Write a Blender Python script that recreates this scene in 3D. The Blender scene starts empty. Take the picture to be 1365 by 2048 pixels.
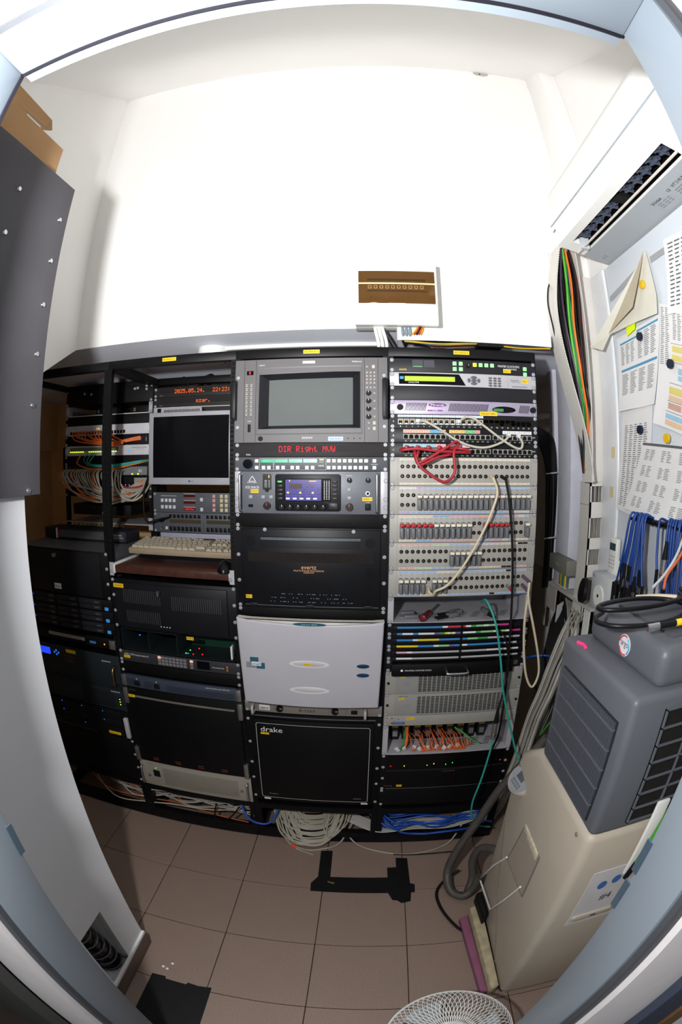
import bpy, bmesh, math, random
from mathutils import Vector, Matrix
random.seed(11)
S = bpy.context.scene
COL = S.collection

# ---------------------------------------------------------------- camera
CAM = (-0.0673, -1.4763, 1.5555)
def cam_matrix(yaw, pitch, roll):
    f = Vector((math.sin(yaw)*math.cos(pitch), math.cos(yaw)*math.cos(pitch), math.sin(pitch)))
    r = Vector((math.cos(yaw), -math.sin(yaw), 0)); u = r.cross(f)
    r2 = math.cos(roll)*r + math.sin(roll)*u; u2 = -math.sin(roll)*r + math.cos(roll)*u
    m = Matrix((r2, u2, -f)).transposed().to_4x4(); m.translation = CAM
    return m
cd = bpy.data.cameras.new('camera'); cam = bpy.data.objects.new('camera', cd); COL.objects.link(cam)
cd.type = 'PANO'; cd.panorama_type = 'FISHEYE_EQUISOLID'
cd.sensor_width = 36; cd.sensor_height = 24; cd.sensor_fit = 'AUTO'
cd.fisheye_lens = 955.86/2048*36; cd.fisheye_fov = math.radians(220)
cd.shift_x = (682.5-672.12)/2048; cd.shift_y = (957.71-1024)/2048
cd.clip_start = 0.01
cam.matrix_world = cam_matrix(-0.0643, -0.0323, 0.0018)
S.camera = cam

# ---------------------------------------------------------------- world, flash, exposure
w = bpy.data.worlds.new('world'); S.world = w; w.use_nodes = True
w.node_tree.nodes['Background'].inputs[0].default_value = (0.92, 0.96, 1.0, 1)
w.node_tree.nodes['Background'].inputs[1].default_value = 0.35
def spot(name, loc, aim, power, size, blend, rad):
    ld = bpy.data.lights.new(name, 'SPOT'); lo = bpy.data.objects.new(name, ld); COL.objects.link(lo)
    ld.energy = power; ld.spot_size = math.radians(size); ld.spot_blend = blend; ld.shadow_soft_size = rad
    ld.color = (1.0, 0.995, 0.99)
    lo.location = loc
    lo.rotation_euler = (Vector(aim)-Vector(loc)).to_track_quat('-Z', 'Y').to_euler()
    return lo
# hand-held flash just left of the camera: head tipped up, plus the all-round spill of its diffuser dome
spot('camera_flash', (-0.335, -1.48, 1.69), (-0.10, 0.05, 2.95), 95, 130, 1.0, 0.03)
dm = bpy.data.lights.new('flash_dome', 'POINT'); do = bpy.data.objects.new('flash_dome', dm); COL.objects.link(do)
dm.energy = 56; dm.shadow_soft_size = .03; dm.color = (1.0, .995, .99); do.location = (-0.335, -1.48, 1.69)
S.cycles.max_bounces = 16; S.cycles.diffuse_bounces = 10
S.view_settings.view_transform = 'Standard'; S.view_settings.look = 'None'
S.view_settings.exposure = 0.0; S.view_settings.gamma = 1.0
try: S.view_settings.use_curve_mapping = False
except Exception: pass

# ---------------------------------------------------------------- materials
def lin(c): return tuple((v/12.92 if v <= .04045 else ((v+.055)/1.055)**2.4) for v in c)
def hx(h): return lin(tuple(int(h[i:i+2], 16)/255 for i in (0, 2, 4)))
_m = {}
def M(name, col='808080', rough=.5, metal=0.0, var=.06, scale=18, emit=None, es=1.0, bump=0.0, alpha=None, coat=0, spec=None):
    if name in _m: return _m[name]
    m = bpy.data.materials.new(name); m.use_nodes = True
    nt = m.node_tree; b = nt.nodes['Principled BSDF']
    c = hx(col)
    tc = nt.nodes.new('ShaderNodeTexCoord'); nz = nt.nodes.new('ShaderNodeTexNoise')
    nz.inputs['Scale'].default_value = scale; nz.inputs['Detail'].default_value = 5
    nt.links.new(tc.outputs['Object'], nz.inputs['Vector'])
    rp = nt.nodes.new('ShaderNodeValToRGB')
    rp.color_ramp.elements[0].position = .3; rp.color_ramp.elements[1].position = .7
    rp.color_ramp.elements[0].color = (*[v*(1-var) for v in c], 1); rp.color_ramp.elements[1].color = (*[min(1, v*(1+var)) for v in c], 1)
    nt.links.new(nz.outputs['Fac'], rp.inputs['Fac']); nt.links.new(rp.outputs['Color'], b.inputs['Base Color'])
    b.inputs['Roughness'].default_value = rough; b.inputs['Metallic'].default_value = metal
    if spec is None and sum(c) < .12 and metal < .3 and not emit: spec = .25
    if spec is not None: b.inputs['Specular IOR Level'].default_value = spec
    if coat: b.inputs['Coat Weight'].default_value = coat
    if emit:
        b.inputs['Emission Color'].default_value = (*hx(emit), 1); b.inputs['Emission Strength'].default_value = es
    if bump:
        bp = nt.nodes.new('ShaderNodeBump'); bp.inputs['Strength'].default_value = bump; bp.inputs['Distance'].default_value = .002
        n2 = nt.nodes.new('ShaderNodeTexNoise'); n2.inputs['Scale'].default_value = scale*6; n2.inputs['Detail'].default_value = 4
        nt.links.new(tc.outputs['Object'], n2.inputs['Vector']); nt.links.new(n2.outputs['Fac'], bp.inputs['Height']); nt.links.new(bp.outputs['Normal'], b.inputs['Normal'])
    if alpha is not None: b.inputs['Alpha'].default_value = alpha
    _m[name] = m
    return m
BLK = M('black_paint', '08080a', .5, 0, .15)
BLK2 = M('black_satin', '131317', .45, 0, .12)
DARK = M('void_black', '050506', .8, 0, 0)
CHAR = M('charcoal_panel', '212126', .5, 0, .1)
CHR = M('chrome', 'c8ccd2', .22, 1, .04)
STEEL = M('brushed_steel', 'a8a8a8', .38, .9, .08, 60)
SILV = M('silver_paint', 'b9b7bd', .42, .15, .05)
GRY = M('grey_panel', '9c9992', .55, 0, .04)
MON = M('monitor_grey', '5a5859', .5, 0, .05)
WPL = M('white_plastic', 'e6e6e2', .4, 0, .03)
YEL = M('yellow_tape', 'f2c818', .5, 0, .04)
INK = M('black_ink', '101012', .7, 0, 0)
WINK = M('white_ink', 'e8e8e8', .6, 0, 0)
PAPER = M('paper_white', 'e4e4e4', .8, 0, .03, 8)
RUB = M('black_rubber', '0d0d0f', .6, 0, .1)

# ---------------------------------------------------------------- mesh builder
def catmull(P, res=6):
    P = [Vector(p) for p in P]
    if len(P) < 3: return P
    out = []
    Q = [P[0]*2-P[1]]+P+[P[-1]*2-P[-2]]
    for i in range(1, len(Q)-2):
        a, b, c, d = Q[i-1], Q[i], Q[i+1], Q[i+2]
        for k in range(res):
            t = k/res
            out.append(.5*((2*b)+(c-a)*t+(2*a-5*b+4*c-d)*t*t+(3*b-a-3*c+d)*t**3))
    out.append(P[-1])
    return out
class MB:
    def __init__(s): s.v = []; s.f = []; s.m = []
    def add(s, vs, fs, m=0):
        o = len(s.v); s.v += [tuple(v) for v in vs]
        for f in fs: s.f.append(tuple(i+o for i in f)); s.m.append(m)
        return s
    def box(s, x0, x1, y0, y1, z0, z1, m=0):
        if x0 > x1: x0, x1 = x1, x0
        if y0 > y1: y0, y1 = y1, y0
        if z0 > z1: z0, z1 = z1, z0
        return s.add([(x0,y0,z0),(x1,y0,z0),(x1,y1,z0),(x0,y1,z0),(x0,y0,z1),(x1,y0,z1),(x1,y1,z1),(x0,y1,z1)],
                     [(0,3,2,1),(4,5,6,7),(0,1,5,4),(1,2,6,5),(2,3,7,6),(3,0,4,7)], m)
    def rect(s, x, z, w, h, y, m=0):          # centred rectangle facing -Y
        return s.add([(x-w/2,y,z-h/2),(x+w/2,y,z-h/2),(x+w/2,y,z+h/2),(x-w/2,y,z+h/2)], [(0,1,2,3)], m)
    def cyl(s, p0, p1, r, n=12, r2=None, m=0, caps=True):
        p0, p1 = Vector(p0), Vector(p1); d = (p1-p0).normalized(); r2 = r if r2 is None else r2
        a = d.orthogonal().normalized(); b = d.cross(a)
        vs = []
        for p, q in ((p0, r), (p1, r2)):
            for i in range(n):
                t = 2*math.pi*i/n; vs.append(p+a*math.cos(t)*q+b*math.sin(t)*q)
        fs = [(i, (i+1) % n, n+(i+1) % n, n+i) for i in range(n)]
        if caps: fs += [tuple(range(n-1, -1, -1)), tuple(range(n, 2*n))]
        return s.add(vs, fs, m)
    def tube(s, P, r, n=7, res=6, m=0, smooth=True, taper=None):
        C = catmull(P, res) if smooth else [Vector(p) for p in P]
        nrm = None; vs = []
        for i, p in enumerate(C):
            d = (C[min(i+1, len(C)-1)]-C[max(i-1, 0)])
            d = d.normalized() if d.length > 1e-9 else Vector((0,0,1))
            if nrm is None: nrm = d.orthogonal().normalized()
            nrm = (nrm-d*nrm.dot(d)); nrm = nrm.normalized() if nrm.length > 1e-6 else d.orthogonal().normalized()
            b = d.cross(nrm)
            rr = r if taper is None else r+(taper-r)*i/(len(C)-1)
            for k in range(n):
                t = 2*math.pi*k/n; vs.append(p+nrm*math.cos(t)*rr+b*math.sin(t)*rr)
        L = len(C)
        fs = [(i*n+k, i*n+(k+1) % n, (i+1)*n+(k+1) % n, (i+1)*n+k) for i in range(L-1) for k in range(n)]
        fs += [tuple(range(n-1, -1, -1)), tuple(range((L-1)*n, L*n))]
        return s.add(vs, fs, m)
    def prism(s, poly, a0, a1, ax='Y', m=0):  # polygon extruded along an axis
        n = len(poly)
        mk = {'Y': lambda p, a: (p[0], a, p[1]), 'X': lambda p, a: (a, p[0], p[1]), 'Z': lambda p, a: (p[0], p[1], a)}[ax]
        vs = [mk(p, a0) for p in poly]+[mk(p, a1) for p in poly]
        fs = [tuple(range(n)), tuple(range(2*n-1, n-1, -1))]+[(i, n+i, n+(i+1) % n, (i+1) % n) for i in range(n)]
        return s.add(vs, fs, m)
    def ell(s, x, z, rx, rz, y0, y1, n=20, m=0):
        return s.prism([(x+rx*math.cos(2*math.pi*i/n), z+rz*math.sin(2*math.pi*i/n)) for i in range(n)], y0, y1, 'Y', m)
    def rrect(s, x, z, w, h, r, y0, y1, m=0, k=4):
        P = []
        for cx, cz, a in ((x+w/2-r, z+h/2-r, 0), (x-w/2+r, z+h/2-r, 90), (x-w/2+r, z-h/2+r, 180), (x+w/2-r, z-h/2+r, 270)):
            for i in range(k+1):
                t = math.radians(a+90*i/k); P.append((cx+r*math.cos(t), cz+r*math.sin(t)))
        return s.prism(P, y0, y1, 'Y', m)
    def frame(s, x0, x1, z0, z1, t, y0, y1, m=0):
        s.box(x0, x1, y0, y1, z0, z0+t, m); s.box(x0, x1, y0, y1, z1-t, z1, m)
        s.box(x0, x0+t, y0, y1, z0+t, z1-t, m); return s.box(x1-t, x1, y0, y1, z0+t, z1-t, m)
    def mesh(s, name, mats, bev=0, smooth=None, seg=2):
        me = bpy.data.meshes.new(name); me.from_pydata(s.v, [], s.f)
        bm = bmesh.new(); bm.from_mesh(me)
        for f, mi in zip(bm.faces, s.m): f.material_index = mi
        bmesh.ops.recalc_face_normals(bm, faces=bm.faces)
        if bev:
            ed = [e for e in bm.edges if len(e.link_faces) == 2 and e.calc_face_angle(0) > .6]
            bmesh.ops.bevel(bm, geom=ed, offset=bev, segments=seg, affect='EDGES', profile=.5)
        bm.to_mesh(me); bm.free()
        for m in (mats if isinstance(mats, (list, tuple)) else [mats]): me.materials.append(m)
        if smooth or bev:
            for p in me.polygons: p.use_smooth = True
            me.set_sharp_from_angle(angle=math.radians(smooth if smooth else 40))
        return me
    def build(s, name, mats, parent=None, loc=None, bev=0, smooth=None, kind=None, seg=2):
        return link(name, s.mesh(name, mats, bev, smooth, seg), parent, loc, kind)
def link(name, me, parent=None, loc=None, kind=None, rot=None):
    o = bpy.data.objects.new(name, me); COL.objects.link(o)
    if parent: o.parent = parent
    if loc is not None: o.location = loc
    if rot is not None: o.rotation_euler = rot
    if kind: o['kind'] = kind
    return o
def tag(o, label, cat, group=None):
    o['label'] = label; o['category'] = cat
    if group: o['group'] = group
    return o
def thing(name, label, cat, loc=(0,0,0), rot=None, group=None):
    o = bpy.data.objects.new(name, None); COL.objects.link(o); o.location = loc; o.empty_display_size = .05
    if rot: o.rotation_euler = rot
    return tag(o, label, cat, group)
def struct(o): o['kind'] = 'structure'; return o
_cache = {}
def shared(key, fn):
    if key not in _cache: _cache[key] = fn()
    return _cache[key]
# lettering: a list of (string, x, z, width, height) in the XZ plane facing -Y
def txts(parent, items, mat, y=-.0036, name='lettering', mtx=None, depth=0.0):
    vs = []; fs = []
    for (st, x, z, wd, ht) in items:
        def mk():
            cu = bpy.data.curves.new('t', 'FONT'); cu.body = st; cu.resolution_u = 2; cu.fill_mode = 'FRONT'
            ob = bpy.data.objects.new('t', cu); me = bpy.data.meshes.new_from_object(ob)
            V = [tuple(v.co) for v in me.vertices]; F = [tuple(p.vertices) for p in me.polygons]
            bpy.data.objects.remove(ob); bpy.data.meshes.remove(me); bpy.data.curves.remove(cu)
            return V, F
        V, F = shared(('txt', st), mk)
        if not V: continue
        x0 = min(v[0] for v in V); x1 = max(v[0] for v in V); z0 = min(v[1] for v in V); z1 = max(v[1] for v in V)
        sz = ht/max(z1-z0, 1e-6); sx = wd/max(x1-x0, 1e-6) if wd else sz
        o = len(vs)
        vs += [(x+(v[0]-(x0+x1)/2)*sx, y, z+(v[1]-(z0+z1)/2)*sz) for v in V]
        fs += [tuple(i+o for i in f) for f in F]
    me = bpy.data.meshes.new(name); me.from_pydata(vs, [], fs); me.materials.append(mat)
    if mtx: me.transform(mtx)
    return link(name, me, parent, kind='stuff' if len(items) > 1 else None)
def txt(parent, st, x, z, wd, ht, mat, y=-.0036, mtx=None): return txts(parent, [(st, x, z, wd, ht)], mat, y, mtx=mtx)
DOTS = {'D': '1e11111111111e', 'I': '0e04040404040e', 'R': '1e11111e141211', 'i': '04000c0404040e', 'g': '000f11110f010e', 'h': '10101619111111', 't': '08081c0808090601', 'M': '111b1515111111', 'V': '11111111110a04', 'W': '1111111515150a',
 '0': '0e11131519110e', '1': '040c040404040e', '2': '0e11010204081f', '3': '1f02040201110e', '4': '02060a121f0202', '5': '1f101e0101110e', '6': '0608101e11110e', '7': '1f010204080808', '8': '0e11110e11110e', '9': '0e11110f01020c', '.': '00000000000c0c', ':': '000c0c000c0c00', 's': '00000e100e011e', 'z': '00001f0204081f', 'a': '00000e010f110f', 'r': '00001619101010', ' ': '00000000000000'}
def dots(parent, st, x, z, wd, ht, mat, y):
    cw = wd/(len(st)*6-1); ch = ht/7; b = MB()
    for k, c in enumerate(st):
        p = DOTS[c]
        for j in range(7):
            row = int(p[j*2:j*2+2], 16)
            for i in range(5):
                if row >> (4-i) & 1: b.rect(x-wd/2+(k*6+i+.5)*cw, z+ht/2-(j+.5)*ch, cw*.86, ch*.86, y)
    return b.build('dot_lettering', mat, parent, kind='stuff')
def tape(parent, st, x, z, wd, ht, y=-.003, mat=None):
    t = MB().box(x-wd/2, x+wd/2, y-.0005, y, z-ht/2, z+ht/2).build('label_tape', mat or YEL, parent)
    if st: txt(t, st, x, z, wd*.84, ht*.5, INK, y-.0008)
    return t
def cable(name, label, P, r, mat, group=None, cat='cable', n=6, res=6):
    o = MB().tube(P, r, n, res).build(name, mat, smooth=60); return tag(o, label, cat, group)

# ---------------------------------------------------------------- the room
WALL = M('white_plaster', 'ecebe9', .85, 0, .015, 4, bump=.15)
NICHE = M('yellowed_plaster', 'ecc48c', .9, 0, .08, 5, bump=.2)
SOFF = M('grey_soffit_paint', 'e4e7f0', .7, 0, .08, 3, bump=.1)
PART = M('partition_paint', 'd9dade', .75, 0, .03, 3, bump=.12)
FRM = M('blue_grey_frame_enamel', '767f88', .42, 0, .03, 3)
GROUT = M('dark_grout', '2b2320', .9, 0, .1)
def tile_mat():
    m = bpy.data.materials.new('taupe_floor_tile'); m.use_nodes = True; nt = m.node_tree; b = nt.nodes['Principled BSDF']
    tc = nt.nodes.new('ShaderNodeTexCoord'); n1 = nt.nodes.new('ShaderNodeTexNoise'); n1.inputs['Scale'].default_value = 420; n1.inputs['Detail'].default_value = 2
    n2 = nt.nodes.new('ShaderNodeTexNoise'); n2.inputs['Scale'].default_value = 3; n2.inputs['Detail'].default_value = 4
    nt.links.new(tc.outputs['Object'], n1.inputs['Vector']); nt.links.new(tc.outputs['Object'], n2.inputs['Vector'])
    r1 = nt.nodes.new('ShaderNodeValToRGB'); r1.color_ramp.elements[0].position = .35; r1.color_ramp.elements[1].position = .68
    r1.color_ramp.elements[0].color = (*hx('776459'), 1); r1.color_ramp.elements[1].color = (*hx('a89184'), 1)
    mx = nt.nodes.new('ShaderNodeMixRGB'); mx.blend_type = 'MULTIPLY'; mx.inputs['Fac'].default_value = .25
    nt.links.new(n1.outputs['Fac'], r1.inputs['Fac']); nt.links.new(r1.outputs['Color'], mx.inputs['Color1']); nt.links.new(n2.outputs['Fac'], mx.inputs['Color2'])
    nt.links.new(mx.outputs['Color'], b.inputs['Base Color']); b.inputs['Roughness'].default_value = .5
    return m
TILE = tile_mat()
fl = struct(MB().box(-2.1, 1.2, -2.6, 1.1, -.06, -.0025).build('floor', GROUT))
xs = [.106+.302*i for i in range(-7, 4)]; ys = [-.295-.2955*i for i in range(-5, 4)]; ys.sort()
for i in range(len(xs)-1):
    for j in range(len(ys)-1):
        x0, x1, y0, y1 = xs[i]+.0012, min(xs[i+1], .765)-.0012, ys[j]+.0012, ys[j+1]-.0012
        if x1-x0 < .02: continue
        me = shared(('tile', round(x1-x0, 3), round(y1-y0, 3)), lambda: MB().box(0, x1-x0, 0, y1-y0, -.004, 0).mesh('tile', TILE, bev=.001, seg=1))
        link('tile', me, fl, (x0, y0, 0))
SL = .65
def zc(y): return 3.33+SL*(y-.05)
struct(MB().box(-1.18, .80, .05, 1.0, 2.0, 3.45).build('wall_back_upper', WALL))
sof = struct(MB().prism([(.052, 1.9995), (.56, 1.926), (.949, 1.926), (.949, 1.9995)], -2.05, .7625, 'X').build('ceiling_niche', SOFF))
struct(MB().box(-2.1, .80, .95, 1.05, 0, 2.0).build('wall_back', NICHE))
struct(MB().box(-2.1, -2.0, -1.2, .95, 0, 2.0).box(-2.0, -1.95, -1.2, .95, 1.64, 2.0).build('wall_left_niche', NICHE))
struct(MB().prism([(.05, 2.0), (.05, 3.45), (-1.25, 2.9), (-1.25, 1.22)], -2.05, -1.18, 'X').build('wall_left', WALL))
struct(MB().prism([(.2, zc(.2)), (.2, zc(.2)+.1), (-1.3, zc(-1.3)+.1), (-1.3, zc(-1.3))], -1.9, .9, 'X').build('ceiling', WALL))
struct(MB().box(.763, .9, -1.3, 1.05, 0, 3.45).build('wall_right', WALL))
bx = struct(MB().box(.69, .763, -.115, .05, 2.36, 3.42).build('trim_1', WALL, bev=.004))
bx['label'] = 'boxed-in white pipe chase in the corner above the air conditioner'
# chipped patch high on the back wall
MB().prism([(.437,3.318),(.452,3.308),(.488,3.306),(.507,3.317),(.508,3.327),(.44,3.327)], .048, .0502, 'Y').build('chipped_plaster', M('chipped_plaster_grey', 'b5b2ad', .9), bpy.data.objects['wall_back_upper'])
MB().ell(.468, 3.318, .004, .004, .0465, .0485, 8).build('drill_hole', DARK, bpy.data.objects['wall_back_upper'])
# partition with the hole knocked through near the floor
pt = MB(); px0, px1 = -.86, -.74
pt.box(px0, px1, -1.16, -1.0, 0, 2.2); pt.box(px0, px1, -1.0, -.862, .38, 2.2); pt.box(px0, px1, -1.0, -.862, 0, .042); pt.box(px0, px1, -.862, -.73, 0, 2.2)
part = struct(pt.build('wall_partition', PART)); part['label'] = 'short white partition wall with a rough hole near the floor'
MB().box(px1-.03, px1+.0005, -.8635, -.8615, .06, .37).build('raw_edge', M('raw_plaster_edge', 'b9b7b2', .9), part)
struct(MB().box(px1, px1+.012, -1.15, -.725, 0, .075).build('baseboard_left', M('brown_skirting_tile', '5b4a43', .4, 0, .08), bev=.002))
struct(MB().box(px1, px1+.009, -1.15, -.728, .0752, .087).build('trim_2', PAPER))
# front wall and the door frame around the camera
fw = MB()
fw.box(-2.05, -.60, -1.25, -1.16, 0, 3.0); fw.box(.345, .9, -1.25, -1.16, 0, 3.0); fw.box(-.60, .345, -1.25, -1.16, 2.17, 3.0)
struct(fw.build('wall_front', WALL))
fr = thing('door_1', 'blue-grey enamelled steel door frame around the opening', 'door frame'); fr['kind'] = 'structure'
del fr['category']
XL, XR, ZT = -.525, .27, 2.10
MB().box(XL-.075, XL, -1.25, -1.155, 0, ZT+.07).build('jamb', FRM, fr, bev=.003)
MB().box(XR, XR+.075, -1.25, -1.155, 0, ZT+.07).build('jamb', FRM, fr, bev=.003)
MB().box(XL, XR, -1.25, -1.155, ZT, ZT+.07).build('lintel', FRM, fr, bev=.003)
RB = M('rebate_shade_grey', '3f4146', .6)  # shade of the recessed rebate, put into the dark grey of the strips
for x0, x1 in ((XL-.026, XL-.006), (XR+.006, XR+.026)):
    MB().box(x0, x1, -1.262, -1.2505, 0, ZT+.03).build('rebate_shade_strip', RB, fr)
MB().box(XL-.026, XR+.026, -1.262, -1.2505, ZT+.006, ZT+.026).build('rebate_shade_strip', RB, fr)
MB().box(XL, XR, -1.1548, -1.13, ZT+.004, ZT+.07).build('inner_lintel_strip', FRM, fr)
GAP_SHADE = M('shadow_gap_dark', '15141c', .7)  # thin dark strips painting the shadow gap along the frame's inner edge
MB().box(XL-.001, XL+.003, -1.157, -1.151, 1.3, ZT).build('shadow_gap_line', GAP_SHADE, fr); MB().box(XL, XR, -1.157, -1.152, ZT-.003, ZT+.001).build('shadow_gap_line', GAP_SHADE, fr)
for sx, zz in ((XL, 1.055), (XL, 1.20), (XR, 1.105), (XR, 1.025)):
    d = .002 if sx < 0 else -.002
    MB().box(sx, sx+d, -1.162, -1.149, zz-.03, zz+.03).build('strike_plate', M('dull_blue_steel', '5d7384', .35, .6), fr)
CAS = M('outer_casing_white', 'd5d0d0', .6, 0, .03)
struct(MB().box(-.70, XL-.027, -1.2755, -1.2505, 0, 2.3).build('trim_3', CAS))
struct(MB().box(XR+.027, .46, -1.2755, -1.2505, 0, 2.3).build('trim_4', CAS))
struct(MB().box(XL-.027, XR+.027, -1.2755, -1.2505, ZT+.027, 2.3).build('trim_5', WALL))
dl = MB().box(-1.5, -.705, -1.32, -1.28, .01, 2.1).build('door_2', M('dark_green_grey_door', '3c3d3a', .5, 0, .06)); struct(dl)
dl['label'] = 'dark grey door leaf folded back against the outer wall'
struct(MB().box(.461, .60, -1.30, -1.2505, 0, 2.3).build('trim_6', M('navy_grey_casing', '3b4254', .5)))
struct(MB().box(.602, .70, -1.31, -1.2505, 0, 2.3).build('trim_7', M('brown_wood_casing', '7a5c3c', .5, 0, .2, 30)))
struct(MB().box(-1.5, -.46, -1.2755, -1.2505, 2.3, 3.0).box(-.46, 1.2, -1.2755, -1.2505, 2.3, 3.0).build('wall_outer', WALL))
# ---------------------------------------------------------------- rack frames
U = .04445; W = .4826; RX = {4: 0.0, 3: -.4898, 2: -.9796, 1: -1.4694}; ZR = 1.887
RACKBLK = M('rack_black', '0c0c0f', .45, .1, .15)
def screw_me(dark=True):
    b = MB().cyl((0,0,0), (0,-.0012,0), .0066, 12, m=1); b.cyl((0,-.0012,0), (0,-.0040,0), .0053, 12, .0040)
    b.box(-.0024,.0024,-.0043,-.0039,-.0006,.0006, 2); b.box(-.0006,.0006,-.0043,-.0039,-.0024,.0024, 2)
    return b.mesh('screw', [M('zinc_screw', 'c9cbd2', .35, .25), M('screw_washer', '6b6b70' if dark else '121214', .5), RUB], smooth=30)
def post_holes(n, zs):
    b = MB()
    for z in zs: b.box(-.0045, .0045, -.0004, .0006, z-.0045, z+.0045)
    return b
for k in (1, 2, 3, 4):
    x = RX[k]
    r = thing('equipment_rack', {1: 'black open rack frame furthest along by the partition, its gear on the rear rails',
        2: 'black open rack frame that holds the flat monitor and keyboard shelf',
        3: 'black open rack frame that holds the big grey picture monitor', 4: 'black open rack frame that holds the white jack fields'}[k], 'rack', (x, 0, 0))
    P = .0165
    for y in (.0005, .403):
        for px_ in (-.0035, W+.0035-P):
            p = MB().box(px_, px_+P, y, y+.0025, .03, 1.92).build('post', RACKBLK, r)
            q = MB().box(0, .0025, y+.0025, y+.04, .03, 1.92)
            q.build('post_flange', RACKBLK, p, (px_ if px_ < .1 else px_+P-.0025, 0, 0))
            zz = [z for i in range(42) for z in (ZR-i*U-.0063, ZR-i*U-.0222, ZR-i*U-.0381) if z > .1]
            if y < .1 or k < 3:
                post_holes(0, zz).build('mounting_holes', DARK, p, (px_+P/2, y-.0002, 0), kind='stuff')
        MB().box(-.0035, W+.0035, y-.001, y+.03, 1.894, 1.924).build('top_bar', RACKBLK, r, bev=.001)
        MB().box(-.0035, W+.0035, y-.001, y+.03, .185 if y < .1 else .16, .215 if y < .1 else .19).build('bottom_bar', RACKBLK, r, bev=.001)
        MB().box(-.0035, W+.0035, y-.001, y+.03, .0, .062).build('base_rail', RACKBLK, r, bev=.002)
    for px_ in (-.0035, W-.0215):
        MB().box(px_, px_+.025, .03, .403, 1.896, 1.92).build('side_bar', RACKBLK, r)
        MB().box(px_, px_+.025, .03, .403, .005, .05).build('side_bar', RACKBLK, r)
        MB().box(px_+.002, px_+.022, -.001, .03, .05, .20).build('foot_post', RACKBLK, r)
    t = tape(r, 'BSS-RACK-%d' % k, {4:.232,3:.244,2:.245,1:.13}[k], 1.9105, .052, .0125, -.001)
def dev(name, label, cat, rack, u, h, y=0.0, z=None, group=None):
    zt = (ZR-u*U) if z is None else z
    o = thing(name, label, cat, (RX[rack], y, zt-h*U), group=group); o['h'] = h*U
    return o
def plate(r, mat, name='front_panel', x0=.0, x1=W, th=.003, pad=.0006, bev=.0006, z0=None, z1=None):
    h = r['h']
    return MB().box(x0, x1, -th, 0, pad if z0 is None else z0, (h-pad) if z1 is None else z1).build(name, mat, r, bev=bev)
def chassis(r, mat, depth=.28, x0=.0175, x1=W-.0175):
    return MB().box(x0, x1, .0035, depth, .0015, r['h']-.0015).build('chassis', mat, r)
SCR = lambda: shared('screw', screw_me); SCRB = lambda: shared('screwb', lambda: screw_me(False))
def screws(r, zs=None, xs=(.0075, W-.0075), y=-.003):
    h = r['h']
    if zs is None:
        n = round(h/U); zs = [.0063, h-.0063] if n < 3 else ([.0063+U*.0, h-.0063] if n == 3 else [.0063, h*.34, h*.66, h-.0063])
    for x in xs:
        for z in zs: link('screw', SCRB() if r.name.startswith(('jack_field', 'frame_unit')) else SCR(), r, (x, y, z))
def finish(r, ch=BLK, depth=.28, zs=None):
    chassis(r, ch, depth); screws(r, zs)
def button(key, w, h, mat, d=.004, bev=.0008): return shared(('btn', key), lambda: MB().box(-w/2, w/2, -d, 0, -h/2, h/2).mesh('button', mat, bev=bev))
def knob_me(key, r, d, mat, mark=None):
    def mk():
        b = MB().cyl((0,0,0), (0,-d,0), r, 18, r*.86)
        b.box(-r*.08, r*.08, -d-.0004, -d+.0002, r*.1, r*.8, 1)
        return b.mesh('knob', [mat, mark or WINK], smooth=40)
    return shared(('knob', key), mk)
R4 = lambda px_: (px_-70)/1125*W
# --- rack 4, unit by unit
r = dev('sync_generator', 'black one-unit clock generator with square green lit buttons under the top bar', 'rack device', 4, 0, 1)
plate(r, CHAR); finish(r); h = U
GRN = M('lit_green_button', '9fe3a0', .5, 0, .02, emit='7fe08a', es=.35); YLB = M('lit_yellow_button', 'e8e83a', .5, emit='e6ee30', es=.4)
for x0 in (237, 322):
    MB().box(R4(x0), R4(x0+80), -.0036, -.003, h-.0285, h-.0048).build('display', M('grey_lcd_off', '4a4a52', .25), r)
MB().box(R4(243), R4(310), -.0039, -.0036, h-.0278, h-.0245).build('display_glow', M('faint_green', '5a9a5a', .4), r)
for i, (x, z) in enumerate([(553,175),(600,175),(553,220),(600,220),(708,180),(753,180),(798,180),(843,180),(1107,195),(1107,240)]):
    zz = h-(z-140)/112*h
    b = link('button', button('gy' if i == 4 else 'gg', .0125, .0125, YLB if i == 4 else GRN), r, (R4(x), -.003, zz))
    txt(b, '- o'[i % 2*2], 0, 0, .004, .0012, INK, -.0042)
link('knob', knob_me('k6', .006, .009, RUB), r, (R4(657), -.003, h-.021))
txt(r, 'MASTER CLOCK/SPG', R4(977), h-.016, .074, .0068, WINK); txt(r, 'model 5601MSC', R4(987), h-.025, .047, .0052, WINK)
txt(r, 'evertz', R4(168), h-.0362, .023, .006, YEL); tape(r, 'SPG-1', R4(962), h-.0318, .026, .0118)

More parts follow.
